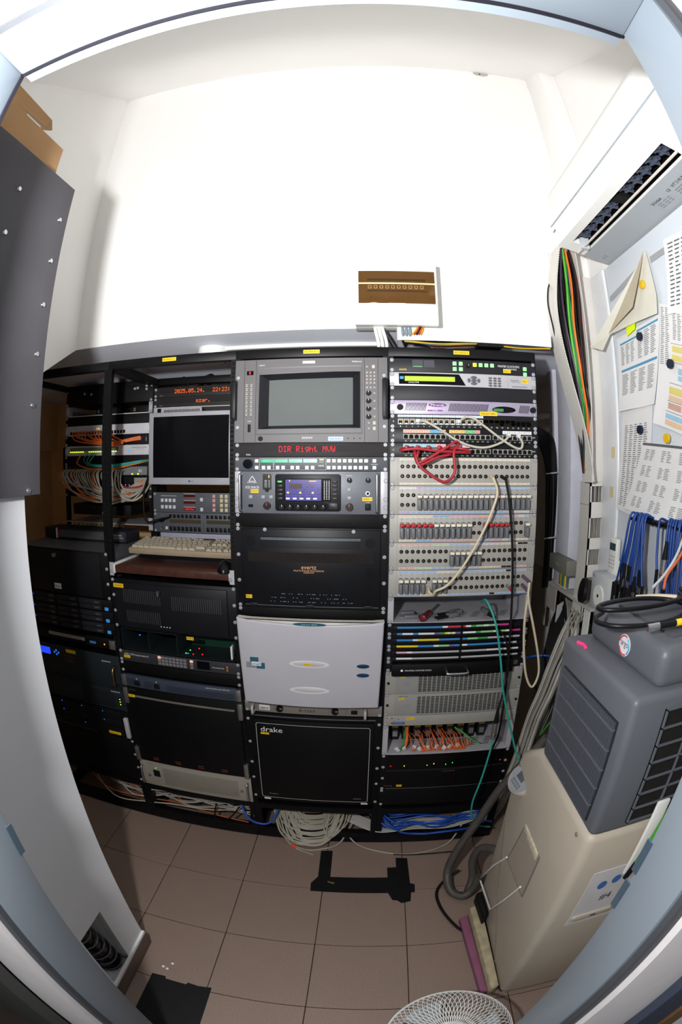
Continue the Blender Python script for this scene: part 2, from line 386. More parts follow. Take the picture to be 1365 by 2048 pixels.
r = dev('satellite_receiver', 'silver one-unit receiver with yellow-green display and round keypad', 'rack device', 4, 1, 1)
plate(r, SILV); finish(r); z = lambda py: h-(py-255)/112*h
MB().prism([(R4(137), z(352)), (R4(635), z(356)), (R4(585), z(266)), (R4(137), z(264))], -.0038, -.003).build('window', M('gloss_black', '0b0b10', .12), r)
MB().box(R4(180), R4(553), -.0044, -.0038, z(327), z(288)).build('display', M('lime_lcd', 'a9bf3a', .3, emit='a9c030', es=.25), r)
MB().box(R4(145), R4(172), -.0042, -.0038, z(312), z(290)).build('logo_badge', M('blue_badge', '3b8fd8', .4), r)
txt(r, 'D9223', R4(230), z(338), .018, .0038, WINK, -.0042); txt(r, 'DVB', R4(270), z(338), .011, .0042, WINK, -.0042)
NAV = M('slate_key', '55585f', .45)
for dx, dz in ((0,.0095),(0,-.0095),(-.016,0),(.016,0)):
    MB().ell(R4(697)+dx, z(312)+dz, .0105 if dx == 0 else .0052, .0052 if dx == 0 else .007, -.006, -.003).build('key', NAV, r, bev=.0008)
MB().ell(R4(697), z(312), .0095, .0042, -.0068, -.003).build('key', NAV, r, bev=.0008)
km = shared('ellkey', lambda: MB().ell(0, 0, .0062, .0033, -.002, 0, 14).mesh('key', NAV, bev=.0006))
for x in (825, 862, 897):
    for zz in (287, 307, 328, 348): link('key', km, r, (R4(x), -.003, z(zz)))
txt(r, 'PowerVu', R4(1022), z(297), .028, .0055, INK); txt(r, 'Program Receiver', R4(1030), z(312), .031, .0032, INK)
MB().box(R4(998), R4(1122), -.0033, -.003, z(350), z(346)).build('stripe', M('navy_print', '2a2a55', .6), r); tape(r, 'IRD-1', R4(1108), z(302), .0215, .0125)
MB().box(R4(967), R4(968.5), -.0033, -.003, z(358), z(275)).build('seam', M('seam_grey', '8a888c', .6), r)

r = dev('blank_panel', 'plain dark blanking plate between the silver receiver and lavender unit', 'panel', 4, 2, 1); plate(r, CHAR); screws(r)
LAV = M('lavender_silver', 'a79db4', .4, .2, .04)
r = dev('image_store', 'lavender-silver one-unit server with slanted vent slots and oval display', 'rack device', 4, 3, 1)
plate(r, LAV); finish(r); z = lambda py: h-(py-470)/112*h
b = MB()
for a, n_, in ((178, 15), (500, 29), (1046, 8)):
    for i in range(n_):
        x = R4(a+i*10.3); b.add([(x-.001, -.0033, z(555)), (x+.0012, -.0033, z(555)), (x+.0082, -.0033, z(492)), (x+.006, -.0033, z(492))], [(0,1,2,3)])
b.build('vent_slots', DARK, r, kind='stuff')
lg = MB().ell(R4(418), z(507), .029, .0058, -.0038, -.003).build('logo_oval', M('plum', '5b2a66', .4), r); txt(lg, 'Miranda', R4(418), z(507), .042, .0065, WINK, -.0041)
lb = MB().box(R4(343), R4(456), -.0034, -.003, z(557), z(546)).build('name_strip', M('purple_strip', '7d3f8c', .5), r); txt(lb, 'D-746', R4(400), z(551.5), .016, .003, WINK, -.0037)
ov = MB().ell(R4(927), z(532), .04, .0105, -.0042, -.003, 26).build('display_oval', M('gloss_black', '0b0b10', .12), r)
MB().box(R4(845), R4(922), -.0048, -.0042, z(548), z(524)).build('display', M('green_lcd', '3f7a45', .3, emit='3f8a45', es=.3), ov)
for dx, dz in ((0,.004),(0,-.004),(-.006,0),(.006,0)): MB().ell(R4(965)+dx, z(537)+dz, .0024, .0022, -.0052, -.0042, 8).build('key', RUB, ov)
tape(r, 'IMAGESTORE-1', R4(805), z(568), .058, .0128)
for x in (142, 1160): link('thumb_knob', shared('thumb', lambda: MB().cyl((0,0,0), (0,-.010,0), .0095, 20, .009).mesh('thumb_knob', RUB, smooth=40)), r, (R4(x), -.003, h-.023))
# patch panels A, B, C
JW = M('jack_white', 'dcdcd8', .45); JB = M('jack_black', '18181c', .4); PIN = M('jack_contacts', 'b59a5a', .3, .8)
def rj(key, body):
    def mk():
        b = MB().frame(-.0078, .0078, -.0085, .0085, .0017, -.003, .008, 0)
        b.box(-.0061, .0061, .006, .008, -.0068, .0068, 1); b.box(-.0032, .0032, -.0015, .001, -.0068, -.004, 0)
        for i in range(6): b.box(-.0042+i*.0016, -.0034+i*.0016, -.0005, .0035, .002, .0062, 2)
        return b.mesh('network_jack', [body, DARK, PIN])
    return shared(('rj', key), mk)
def strip(r, cells, x0, cw, z, hh, name='label_strip'):
    mats = []; b = MB()
    for i, c in enumerate(cells):
        if c is None: continue
        m = M('print_'+c, c, .6, 0, .03, 40)
        if m not in mats: mats.append(m)
        b.rect(x0+cw*(i+.5), z, cw*.95, hh, -.0034, mats.index(m))
    k = len(mats); mats.append(INK)
    for i, c in enumerate(cells):
        if c is None: continue
        for q in (-.22, .2): b.rect(x0+cw*(i+.5)+random.uniform(-.05, .05)*cw, z+q*hh, cw*random.uniform(.45, .75), hh*.09, -.0037, k)
    return b.build(name, mats, r)
r = dev('patch_bay', 'black patch panel row A with white jacks and empty openings', 'patch panel', 4, 4, 1)
zj = h*.5-.001
b = MB().box(0, W, -.003, 0, .0006, zj-.009).box(0, W, -.003, 0, zj+.009, h-.0006).box(0, .0235, -.003, 0, zj-.009, zj+.009).box(.4615, W, -.003, 0, zj-.009, zj+.009)
for i in range(23): b.box(.0235+(i+1)*.01825-.0011, .0235+(i+1)*.01825+.0011, -.003, 0, zj-.009, zj+.009)
b.build('front_panel', BLK2, r); screws(r)
for i in range(15): link('network_jack', rj('w', JW), r, (.0326+i*.01825, -.001, zj))
txts(r, [(str(i+1), .0326+i*.01825, .0065, .0026 if i < 9 else .0052, .0042) for i in range(24)], WINK, name='numbering')
strip(r, ['d8e2ea']*15, .0235, .01825, h-.0055, .0075); txt(r, 'A', .0105, h*.5, .0045, .006, WINK)
def cat6(lt, u, c1, c2, c3):
    r = dev('patch_bay', 'black patch panel row %s with %s' % (lt, {'B': 'pink, blue and orange labels over its jacks', 'C': 'pale blue and pink labels behind the red cords'}[lt]), 'patch panel', 4, u, 1)
    finish(r, BLK, .05); plate(r, BLK2)
    for g, x0 in enumerate((.0405, .1855, .3275)):
        MB().box(x0, x0+.135, -.0045, -.003, h*.5-.0105, h*.5+.0045).build('jack_bank', GRY, r)
        for i in range(8): link('network_jack', shared('rj8', lambda: MB().box(-.0065, .0065, -.0052, -.0045, -.0055, .0055).box(-.003, .003, -.0052, -.0045, .0055, .0072).mesh('network_jack', DARK)), r, (x0+.0085+i*.0168, 0, h*.5-.004))
        cs = (c1, c2, c3)[g]
        strip(r, cs, x0, .0168, h-.0085, .0105)
        txts(r, [('%02d' % (g*8+i+1), x0+.0085+i*.0168, .0055, .0055, .0036) for i in range(8)], WINK, name='numbering')
    txt(r, lt, .0105, h*.5, .0045, .006, WINK); txt(r, 'Cat.6', .467, h*.5, .015, .005, WINK)
PK, BL_, OR, GR_, WH = 'efb9a8', '6fb5dc', 'f0c078', '7fce8e', 'e4e4e6'
cat6('B', 5, [PK]*5+[BL_]*2+[OR], [OR]*3+[GR_]*2+['f0a0a0', None, None], [None, None]+[WH]*6)
cat6('C', 6, ['a8d0e0']*6+['e8b8c0']*2, ['e8c8cc']*4+[None]*4, [None]*8)
# jack fields
JF = M('jackfield_grey', 'a3a09a', .5, 0, .03); RING = M('jack_ring', '2c2622', .35, .4); LINE = M('panel_line', '8d8a82', .6)
def jack_me():
    b = MB()
    n = 14
    for rr, y0, y1, mi in ((.0064, 0, -.0022, 0),): b.cyl((0, y0, 0), (0, y1, 0), rr, n, rr*.92, mi)
    b.cyl((0, -.0021, 0), (0, -.0024, 0), .0046, n, m=1); b.cyl((-.0006, -.0023, 0), (-.0006, -.0026, 0), .002, 8, m=2)
    return b.mesh('jack', [RING, DARK, M('jack_brass', '8f7a55', .35, .7)], smooth=30)
def plug_me(col):
    P = []
    for i in range(9):
        t = math.pi*i/8; P.append((.0062*math.cos(t), .0405+.0062*math.sin(t)))
    P += [(-.0062, 0), (-.0045, -.004), (.0045, -.004), (.0062, 0)]
    return MB().prism(P, -.013, -.0025).mesh('plug_body', M('plug_grey', '6a6c70', .45, 0, .05), bev=.001)
def plug_front(): return MB().box(-.0048, .0048, -.024, -.013, -.002, .030).mesh('plug_grip', M('plug_grey', '6a6c70', .45, 0, .05), bev=.0012)
def plug_cap(col): return MB().box(-.0074, .0074, -.029, -.012, -.0045, .0045).mesh('plug_cap', M('cap_'+col, {'white': 'ddd6c8', 'red': 'b8202c'}[col], .4), bev=.0028, seg=3)
JX = lambda i: .0383+i*.01777
J1, J2 = .060, .030
PLUGLAB = {2: 'white-capped grey bridging plug in the long row across the second jack field', 3: '%s-capped grey bridging plug in the mixed red and white row', 4: 'white-capped grey bridging plug in the group of six on the fourth jack field', 5: 'white-capped grey bridging plug low on the bottom jack field'}
JLAB = {1: 'white jack field with empty jacks where the cream and black cords plug in', 2: 'white jack field almost filled with one long row of white-capped plugs', 3: 'white jack field with a row of red and white capped plugs',
        4: 'white jack field with six white-capped plugs in mid row', 5: 'bottom white jack field with purple plugs at its end'}
ROWS = {1: '........................', 2: '...wwwwwwwwwwwwwwwwwwwww', 3: 'rrrrrrwwwwwww..rrrrr...w', 4: '.........wwwwww.........', 5: 'wwwww.www...............'}
def cells(k):
    a = ['e9dcc0', '9fc0e6', 'b0c8ea', 'e0b8c8', 'e9c0b0', 'c8b8e0', 'cfe0c0', 'e4e4e6']
    return {1: ['ece2cc']*24, 2: [WH]*3+['c8b8e0']*2+['b0c8ea']*19, 3: ['ece2cc']*6+['9fc0e6']*3+['e0b8c8']*5+['efb9a8']*3+['9fc0e6']*2+['e0b8c8']*3+['ece2cc', 'b0c8ea'],
            4: ['e9c0b8']*6+['cfe0c0']*3+['b0c8ea']*4+['d8d8e0']*5+['e9dcc0']*4+['303038']*2, 5: ['b0c8ea']*7+['ece2cc']*5+['b0c8ea']*8+['202026']+['b0c8ea']*3}[k]
for k in range(1, 6):
    r = dev('jack_field', JLAB[k], 'patch panel', 4, 7+(k-1)*2, 2); hh = r['h']
    plate(r, JF); chassis(r, GRY, .1); screws(r, [.006, hh-.006])
    MB().frame(.024, .461, .005, hh-.005, .0007, -.0034, -.003).build('panel_line', LINE, r)
    cs = cells(k); strip(r, cs, JX(0)-.0089, .01777, hh-.0065, .0062); cs2 = cs[:]; strip(r, cs2[3:]+cs2[:3], JX(0)-.0089, .01777, .0065, .0062)
    txts(r, [(str(i+1), JX(i), hh-.0155, .0018 if i < 9 else .0036, .0028) for i in range(24)], INK, name='numbering')
    txt(r, 'BBC', .4685, hh*.45, .006, .0025, LINE)
    for i, c in enumerate(ROWS[k]):
        if c == '.':
            for zz in (J1, J2): link('jack', shared('jack', jack_me), r, (JX(i), -.003, zz))
        else:
            col = {'w': 'white', 'r': 'red'}[c]
            t = thing('bridging_plug', PLUGLAB[k] % col if k == 3 else PLUGLAB[k], 'plug', (RX[4]+JX(i), 0, ZR-(7+(k-1)*2+2)*U+.018), group='%s-capped plugs on jack field %d' % (col, k))
            link('plug_body', shared('plugb', lambda: plug_me(0)), t); link('plug_grip', shared('plugf', plug_front), t); link('plug_cap', shared(('plugc', col), lambda: plug_cap(col)), t, (0, 0, .0385))
# open tray with tools
def tray(label, u, hgt, depth=.26):
    r = dev('rack_tray', label, 'tray', 4, u, hgt); hh = r['h']
    MB().box(0, .0175, -.003, 0, .0006, hh-.0006).build('ear', SILV, r); MB().box(W-.0175, W, -.003, 0, .0006, hh-.0006).build('ear', SILV, r)
    MB().box(.0175, W-.0175, -.004, depth, .0006, .003).build('tray_floor', SILV, r)
    for x in (.0175, W-.019): MB().box(x, x+.0015, 0, depth, .003, hh*.95).build('tray_side', SILV, r)
    MB().box(.019, W-.019, depth-.002, depth, .003, hh*.95).build('tray_back', M('tray_back_grey', '9a9a9e', .5), r)
    b = MB()
    for i in range(7):
        for j in range(5): b.add([(.08+i*.05+j*.006, .04+j*.012, .0032), (.105+i*.05+j*.006, .04+j*.012, .0032), (.107+i*.05+j*.006, .044+j*.012, .0032), (.082+i*.05+j*.006, .044+j*.012, .0032)], [(0,1,2,3)])
    b.build('vent_slots', DARK, r, kind='stuff'); screws(r, [.006, hh-.006])
    return r
tray('open silver tray with loose tools under the jack fields', 17, 2)
zt = ZR-19*U+.004
t = thing('screwdriver', 'screwdriver with a dark red handle lying in the upper tray', 'screwdriver', (.125, .02, zt), (0, 0, math.radians(-25)))
hp = MB().cyl((0, -.03, .012), (0, .045, .012), .0125, 8, .0105).build('handle', M('dark_red_handle', '6a1c22', .3), t, bev=.003); MB().cyl((0, .045, .012), (0, .15, .012), .003, 8).build('shaft', STEEL, t, smooth=40)
for i, (x, y, a) in enumerate([(.045,.05,80),(.06,.035,95),(.07,.06,70),(.05,.075,100),(.085,.05,85)]):
    t = thing('spare_plug', 'grey spare plug heaped in the corner of the upper tray', 'plug', (x, y, zt), (math.radians(90), 0, math.radians(a)), group='spare plugs in the upper tray')
    link('plug_body', shared('plugb', lambda: plug_me(0)), t, (0, .006+.008*(i % 2), 0)); MB().cyl((0, -.006+.008*(i%2), .0), (0, -.006+.008*(i%2), .055), .003, 8).build('pin', RUB, t)
    if i == 1: MB().cyl((0, .002, .03), (0, .002, .04), .0036, 8).build('red_ring', M('cap_red', 'b8202c', .4), t)
for i, (x, y, a) in enumerate([(.20,.03,62),(.215,.06,66)]):
    t = thing('twin_jack_plug', 'grey twin jack plug with black sleeves lying in the upper tray', 'plug', (x, y, zt), (0, 0, math.radians(-a)), group='twin plugs in the upper tray')
    MB().box(-.012, .012, .0, .045, 0, .016).build('plug_body', M('plug_grey', '6a6c70', .45, 0, .05), t, bev=.004)
    for dx in (-.007, .007): MB().cyl((dx, -.045, .008), (dx, 0, .008), .0038, 10).build('sleeve', RUB, t, smooth=40)
def xlr(name, label, A, B, r_=.0095):
    A, B = Vector(A), Vector(B); d = (B-A).normalized(); L = (B-A).length
    t = thing(name, label, 'connector', A)
    MB().cyl((0,0,0), d*L*.55, r_, 14).build('shell', STEEL, t, smooth=40); MB().cyl(d*L*.55, d*L, r_*.9, 14, r_*.45).build('boot', RUB, t, smooth=40)
    MB().cyl(d*L*.12, d*L*.18, r_*1.06, 14).build('ring', CHR, t, smooth=40)
    return t
xlr('cable_connector', 'black audio connector lying at the edge of the upper tray', (.318, .03, zt+.03), (.352, -.03, zt+.014))
# video patch bays: three units, two rows each
VR = [['2f86c8']*17+[WH]*2+['c0304a']*2+['c0304a']*4+[WH]*2+['3c9a4c']*2+['8ecf8a']*3+[WH]*2+['8ecf8a']*2+[WH]*2+['d0308a']*4,
      ['2f86c8']*2+[WH]*4+['2f86c8']*2+[WH]*6+['6a58a8']*2+['3c9a4c']*2+['e8d020', WH, 'e8d020', WH]+['6a58a8']*2+[WH]*5+['3c9a4c']*2+['8ecf8a']*5+[WH]*2+['8ecf8a']*3+[WH]*2+['d0308a']*4,
      ['2f86c8']*6+[WH]*2+['e8d020']*8+['2f86c8']*8+['2f86c8']*2+['8ecf8a']*4+['3c9a4c']*4+['b8b8bc']*13,
      ['e8d020']*8+['2f86c8']*6+[WH]*2+['8ecf8a']*4+['6a58a8']*2+['2f86c8']*2+[WH]*2+['2f86c8']*15+['c8c8cc']*5,
      ['e0a8b8']*4+[WH]*2+['b0b0b4']*18+['b0b0b4']*10+['dcdce0']*13, [WH]*6+['b0b0b4']*18+['b0b0b4']*23]
VL = ['blue, red and green striped', 'blue and yellow striped', 'pale grey striped']
for k in range(3):
    r = dev('video_patch_bay', 'black video patch bay with %s labels below the upper tray' % VL[k], 'patch panel', 4, 19+k, 1)
    MB().box(0, W, -.003, 0, .0006, h-.0006).build('front_panel', BLK2, r); chassis(r, BLK, .12); screws(r, [.0065, h-.0065])
    for q in range(2):
        z0 = h*(.5-.5*q)
        MB().box(.018, W-.02, -.016, -.003, z0+.0022, z0+.0145).build('socket_bar', BLK2, r, bev=.0008)
        b = MB()
        for i in range(48):
            if i == 24: continue
            x = .036+i*.0087
            b.cyl((x, -.0155, z0+.0055), (x, -.0175, z0+.0055), .0029, 8, m=0)
        b.build('sockets', [RING], r, kind='stuff')
        mats = []; b = MB(); cs = VR[k*2+q]
        for i, c in enumerate(cs[:47]):
            x = .036+(i+(i >= 24))*.0087
            if c is None or x > .445: continue
            m = M('print_'+c, c, .6, 0, .03, 40)
            if m not in mats: mats.append(m)
            b.rect(x, z0+.0112, .0087, .0066, -.0165, mats.index(m))
        b.build('label_strip', mats, r)
r = dev('drawer_unit', 'black rack drawer front with a bright bow handle and lock', 'drawer', 4, 22, 1)
MB().box(.018, W-.05, -.035, -.004, -.003, h-.004).build('drawer_front', BLK, r, bev=.002); plate(r, BLK2); chassis(r, BLK); screws(r, [.0065, h-.0065])
MB().tube([(.198, -.035, .022), (.198, -.058, .019), (.204, -.066, .016), (.262, -.066, .016), (.268, -.058, .019), (.268, -.035, .022)], .0042, 10, 5).build('handle', CHR, r, smooth=60)
txt(r, 'INDUSTRIAL COMPUTER SOURCE', .105, .019, .088, .0052, WINK, -.0356); MB().cyl((.051, -.035, .019), (.051, -.0358, .019), .0042, 12).build('maker_mark', WINK, r)
MB().cyl((W-.034, -.003, .02), (W-.034, -.009, .02), .0105, 18, .0095).build('lock', CHR, r, smooth=40); MB().box(W-.0345, W-.0335, -.0095, -.009, .016, .024).build('keyhole', INK, r)
for k in (0, 1):
    r = dev('frame_unit', 'pale grey two-unit frame with slotted grille, %s' % ['just under the black drawer', 'below its twin and above the narrow grey strip'][k], 'rack device', 4, 23+2*k, 2); hh = r['h']
    plate(r, GRY); chassis(r, GRY, .25); screws(r, [.006, hh-.006])
    MB().box(.036, .4475, -.0045, -.003, .003, hh-.003).build('door', M('door_grey', '93928f', .5, 0, .03), r, bev=.0008)
    b = MB()
    for i in range(20):
        for j in range(11): b.rect(.119+i*.0158, .0125+j*.0064, .0122, .0036, -.0048)
    b.build('vent_slots', DARK, r, kind='stuff')
    txt(r, 'LEITCH', .063, hh-.009, .03, .0048, INK, -.0049); tape(r, 'FR-%d' % (k+1), .0575, hh-.0175, .0195, .0085, -.0045)
    txt(r, 'xx 10-12', .078, hh*.5, .018, .0045, M('blue_pen', '3a68a8', .6), -.0049)
    for x in (.0105, W-.0105): MB().cyl((x, -.003, hh*.5), (x, -.006, hh*.5), .0048, 12).build('thumb_screw', RUB, r, smooth=40)
r = dev('control_unit', 'narrow pale grey unit with a blue data socket at one end', 'rack device', 4, 27, 1); plate(r, GRY); chassis(r, GRY); screws(r)
MB().prism([(.040, .008), (.0665, .008), (.0685, .016), (.038, .016)], -.006, -.003).build('data_socket', M('socket_blue', '3f73b8', .4), r, bev=.0008); MB().box(.032, .075, -.0036, -.003, .006, .018).build('socket_plate', STEEL, r)
tape(r, 'MTX-2', .094, .031, .028, .011); txt(r, 'X', .052, .029, .006, .006, INK); MB().ell(.029, .012, .003, .002, -.0035, -.003, 10).build('hole', INK, r); MB().ell(.029, .033, .003, .002, -.0035, -.003, 10).build('hole', INK, r)
MB().cyl((.452, -.003, .018), (.452, -.0034, .018), .004, 10).build('earth_sticker', YEL, r)
tray('open silver tray full of orange fibre patch leads', 28, 3)
r = dev('amplifier_frame', 'black four-unit frame with tiny coloured lamps near the floor', 'rack device', 4, 31, 4); hh = r['h']; plate(r, BLK); finish(r)
MB().box(.02, W-.02, -.006, -.003, hh*.62, hh-.005).build('lamp_panel', M('smoked_black', '0a0a0c', .15), r); MB().box(.02, W-.02, -.009, -.003, hh*.56, hh*.585).build('ledge', CHAR, r); MB().box(.02, W-.02, -.0045, -.003, .004, .0055).build('seam', STEEL, r)
LED = {c: M('led_'+c, v, .4, emit=v, es=2.5) for c, v in dict(red='ff2020', green='30ff50', yellow='d8ff20', blue='2060ff', orange='ff8020', white='ffffff').items()}
for x, c in ((.035,'red'),(.085,'yellow'),(.17,'green'),(.195,'yellow'),(.24,'green'),(.265,'green'),(.452,'red')): MB().ell(x, hh*.70+(.006 if x in (.195,.265) else 0), .0016, .0022, -.0072, -.006, 8).build('lamp', LED[c], r)
txt(r, 'interface', .255, hh*.50, .05, .006, M('bronze_ink', '7a5c40', .6)); txt(r, 'evertz', .03, hh*.11, .03, .006, M('bronze_ink', '7a5c40', .6)); tape(r, 'FR-3', .072, hh*.11, .021, .0095)
r = dev('blank_panel', 'black blanking plate lowest of the rack with the jack fields', 'panel', 4, 35, 2); plate(r, BLK); screws(r)
# ---------------------------------------------------------------- rack 3
R3 = lambda px_: (px_-72)/1183*W
r = dev('picture_monitor', 'big dark grey rack picture monitor with a blank grey tube screen', 'monitor', 3, 0, 6); hh = r['h']
z = lambda py: hh-(py-140)/655*hh
fp = MB(); 
fp.box(0, R3(262), -.012, 0, .0006, hh-.0006); fp.box(R3(1052), W, -.012, 0, .0006, hh-.0006); fp.box(R3(262), R3(1052), -.012, 0, z(250), hh-.0006); fp.box(R3(262), R3(1052), -.012, 0, .0006, z(690))
fp.build('front_panel', MON, r)
MB().box(.0175, W-.0175, .016, .38, .0015, hh-.0015).build('chassis', MON, r)
BZ = M('bezel_dark', '232327', .4); 
b = MB(); o = [(R3(250), z(208)), (R3(1064), z(202)), (R3(1062), z(730)), (R3(246), z(735))]; i_ = [(R3(268), z(262)), (R3(1046), z(246)), (R3(1046), z(684)), (R3(262), z(690))]
i2 = [(R3(335), z(300)), (R3(990), z(288)), (R3(990), z(655)), (R3(332), z(662))]
V = [(p[0], -.0125, p[1]) for p in o]+[(p[0], -.010, p[1]) for p in i_]+[(p[0], .012, p[1]) for p in i2]
for q in range(4):
    n_ = (q+1) % 4; b.add([V[q], V[n_], V[4+n_], V[4+q]], [(0,1,2,3)], 0); b.add([V[4+q], V[4+n_], V[8+n_], V[8+q]], [(0,1,2,3)], 1)
b.build('screen_bezel', [M('bezel_grey', '48474a', .45), BZ], r)
sc = MB(); n_ = 10
for a in range(n_+1):
    for c in range(n_+1):
        uu, vv = a/n_, c/n_; sc.v.append((R3(330)+(R3(992)-R3(330))*uu, .012-.006*(1-(2*uu-1)**2)*(1-(2*vv-1)**2), z(664)+(z(286)-z(664))*vv))
for a in range(n_):
    for c in range(n_): sc.f.append((a*(n_+1)+c, (a+1)*(n_+1)+c, (a+1)*(n_+1)+c+1, a*(n_+1)+c+1)); sc.m.append(0)
sc.build('screen', M('tube_glass_grey', '666c6b', .65, 0, .02, spec=.12), r, smooth=60)
for x in (R3(147), R3(240), R3(1080), R3(1183)): MB().box(x-.0006, x+.0006, -.0125, -.012, .002, hh-.002).build('seam', M('seam_dark', '2c2b2d', .6), r)
b = MB().box(R3(605), R3(703), -.0135, -.012, z(184), z(162)).build('tally_lamp', M('tally_white', 'd2d0cc', .4), r, bev=.001)
txt(r, 'SONY', R3(647), z(760), .034, .0062, WINK, -.0125); txt(r, 'HDM', R3(285), z(188), .018, .0035, WINK, -.0125); txt(r, 'Multiformat', R3(1023), z(172), .03, .0048, WINK, -.0125)
MB().box(R3(805), R3(918), -.0128, -.012, z(783), z(752)).build('paper_label', M('label_pale_blue', 'b8cbe0', .6), r); txt(r, 'BSS-MON', R3(862), z(768), .034, .005, M('blue_pen', '3a68a8', .6), -.0132)
d = MB().box(R3(165), R3(218), -.0127, -.012, z(262), z(230)).build('digit_window', M('gloss_black', '0b0b10', .12), r); txt(d, '0', R3(190), z(246), .006, .009, LED['red'], -.0131)
sm = shared('mbtn', lambda: MB().box(-.0032, .0032, -.0022, 0, -.0032, .0032).mesh('button', M('button_taupe', '9a948c', .5), bev=.0005))
for j in range(8):
    for x in (167, 204): link('button', sm, r, (R3(x), -.012, z(350+j*32.5)))
    txts(r, [('III', R3(x), z(335+j*32.5), .008, .0014) for x in (167, 204)], WINK, -.0124)
for j in range(4):
    for x in (1100, 1128, 1156): link('button', sm, r, (R3(x), -.012, z(260+j*27)))
for x, py in ((1100, 214), (1100, 377), (1128, 377), (1156, 377), (1113, 648), (1113, 690), (1156, 420), (1156, 480), (1156, 540), (1156, 600)): link('button', sm, r, (R3(x), -.012, z(py)))
bm_ = shared('mbtn2', lambda: MB().box(-.0048, .0048, -.0025, 0, -.0055, .0055).mesh('button', M('button_pale', 'b5aea4', .5), bev=.0006))
for x, py in ((1149, 214), (1154, 648), (1154, 690)): link('button', bm_, r, (R3(x), -.012, z(py)))
for py in (420, 480, 540, 600): link('knob', knob_me('mon', .0078, .012, RUB), r, (R3(1110), -.012, z(py)))
MB().cyl((R3(283), -.012, z(764)), (R3(283), -.018, z(764)), .0075, 16).build('headphone_jack', RUB, r, smooth=40)
MB().box(R3(180), R3(203), -.0145, -.012, z(712), z(652)).build('power_rocker', RUB, r, bev=.001); txt(r, 'POWER', R3(192), z(628), .012, .0028, WINK, -.0125)
for x in (955, 1000, 1045): MB().ell(R3(x), z(765), .0018, .0018, -.0126, -.012, 8).build('sensor_hole', DARK, r)
for x0 in (-.007, R3(1213)):
    g = MB().box(x0, x0+.017, -.042, -.03, z(612), z(318)).build('handle', BLK2, r, bev=.003)
    for zz in (z(325), z(604)): MB().box(x0+.002, x0+.015, -.032, -.011, zz-.007, zz+.007).build('handle_foot', BLK2, g, bev=.002)
screws(r, [z(283), z(675)], (R3(97), R3(1229)), -.012)
# LED name display
r = dev('name_display', 'dark strip display showing red dot-matrix words below the picture monitor', 'display', 3, 6, 1); plate(r, M('display_charcoal', '2c2a2b', .55)); finish(r, zs=[.007, h-.007])
MB().box(R3(160), R3(1160), -.0034, -.003, .015, h-.008).build('display_window', M('display_window', '1e1a1b', .6), r)
REDL = M('led_red_text', '300408', .9, emit='ff3040', es=1.6); ORL = M('led_orange_text', '301004', .9, emit='ff6a20', es=1.6)
dots(r, 'DIR Right MVW', R3(640), h*.55, .177, .0185, REDL, -.0042); txt(r, 'DAL', R3(182), .0075, .015, .005, WINK)
# router control panel
r = dev('router_controller', 'slate control panel with four green displays and white square buttons', 'control panel', 3, 7, 1); plate(r, M('slate_panel', '4c4f57', .5)); finish(r)
z = lambda py: h-(py-905)/112*h
MB().cyl((R3(183), -.003, z(960)), (R3(183), -.022, z(960)), .0155, 24, .0145).build('dial', M('gloss_knob', '0c0c10', .15), r, smooth=40)
GD = M('green_display', '1c9a78', .3, emit='18b080', es=.25)
for x0, s_ in ((278, 'XTR 3'), (388, 'LTO-2'), (500, '<<>>'), (613, '>>')):
    d = MB().box(R3(x0), R3(x0+105), -.0036, -.003, z(950), z(922)).build('display', GD, r); txt(d, s_, R3(x0+45), z(936), .022, .005, M('green_text', '30ff60', .4, emit='40ff70', es=1), -.004)
MB().frame(R3(270), R3(380), z(1008), z(916), .0006, -.0034, -.003).build('outline', WINK, r); MB().frame(R3(384), R3(788), z(1008), z(916), .0006, -.0034, -.003).build('outline', WINK, r)
wb = button('wb', .0118, .0112, M('button_white', 'dcdcd6', .45)); wb2 = button('wb2', .0112, .0108, M('button_white', 'dcdcd6', .45))
for x, py in [(249,936),(249,989),(303,989),(346,989),(415,989),(458,989),(529,989),(571,989),(642,989),(686,989)]+[(808+40.5*i, 936) for i in range(8)]+[(808+40.5*i, 989) for i in range(8)]+[(1154,936),(1154,989)]:
    b = link('button', wb, r, (R3(x), -.003, z(py))); txt(b, random.choice(['===', '=-', '-=']), 0, 0, .006, .002, LINE, -.0042)
MB().box(R3(737), R3(770), -.0036, -.003, z(931), z(923)).build('lamp', M('lamp_yellow', 'e0e030', .4, emit='e0e030', es=.8), r); txt(r, 'PANIC', R3(753), z(945), .012, .003, WINK); txt(r, 'XBAR', R3(750), z(975), .018, .005, WINK); txt(r, 'LISTEN', R3(1154), z(963), .02, .003, WINK)
# digital mixer
r = dev('digital_mixer', 'grey rack audio mixer with a purple lit screen and black knobs', 'mixer', 3, 8, 3); hh = r['h']
MX = M('mixer_grey', '6d7077', .42, .3, .04); MX2 = M('mixer_dark', '4d5058', .45); plate(r, MX, x0=R3(120), x1=R3(1200), th=.012); chassis(r, MX2)
z = lambda py: hh-(py-1017)/328*hh
for x0, x1 in ((0, R3(122)), (R3(1195), W)): MB().box(x0, x1, -.006, 0, .0006, hh-.0006).build('ear', SILV, r, bev=.001)
for x in (R3(132), R3(1172)): MB().tube([(x, -.012, .008), (x, -.034, .01), (x, -.038, .02), (x, -.038, hh-.02), (x, -.034, hh-.01), (x, -.012, hh-.008)], .0038, 10, 5).build('handle', CHR, r, smooth=60)
scr_ = MB().rrect(R3(651), z(1180), R3(902)-R3(400), z(1040)-z(1322), .008, -.017, -.012).build('screen_surround', M('mixer_black', '17171b', .35), r, bev=.001)
SCM = bpy.data.materials.new('mixer_screen'); SCM.use_nodes = True
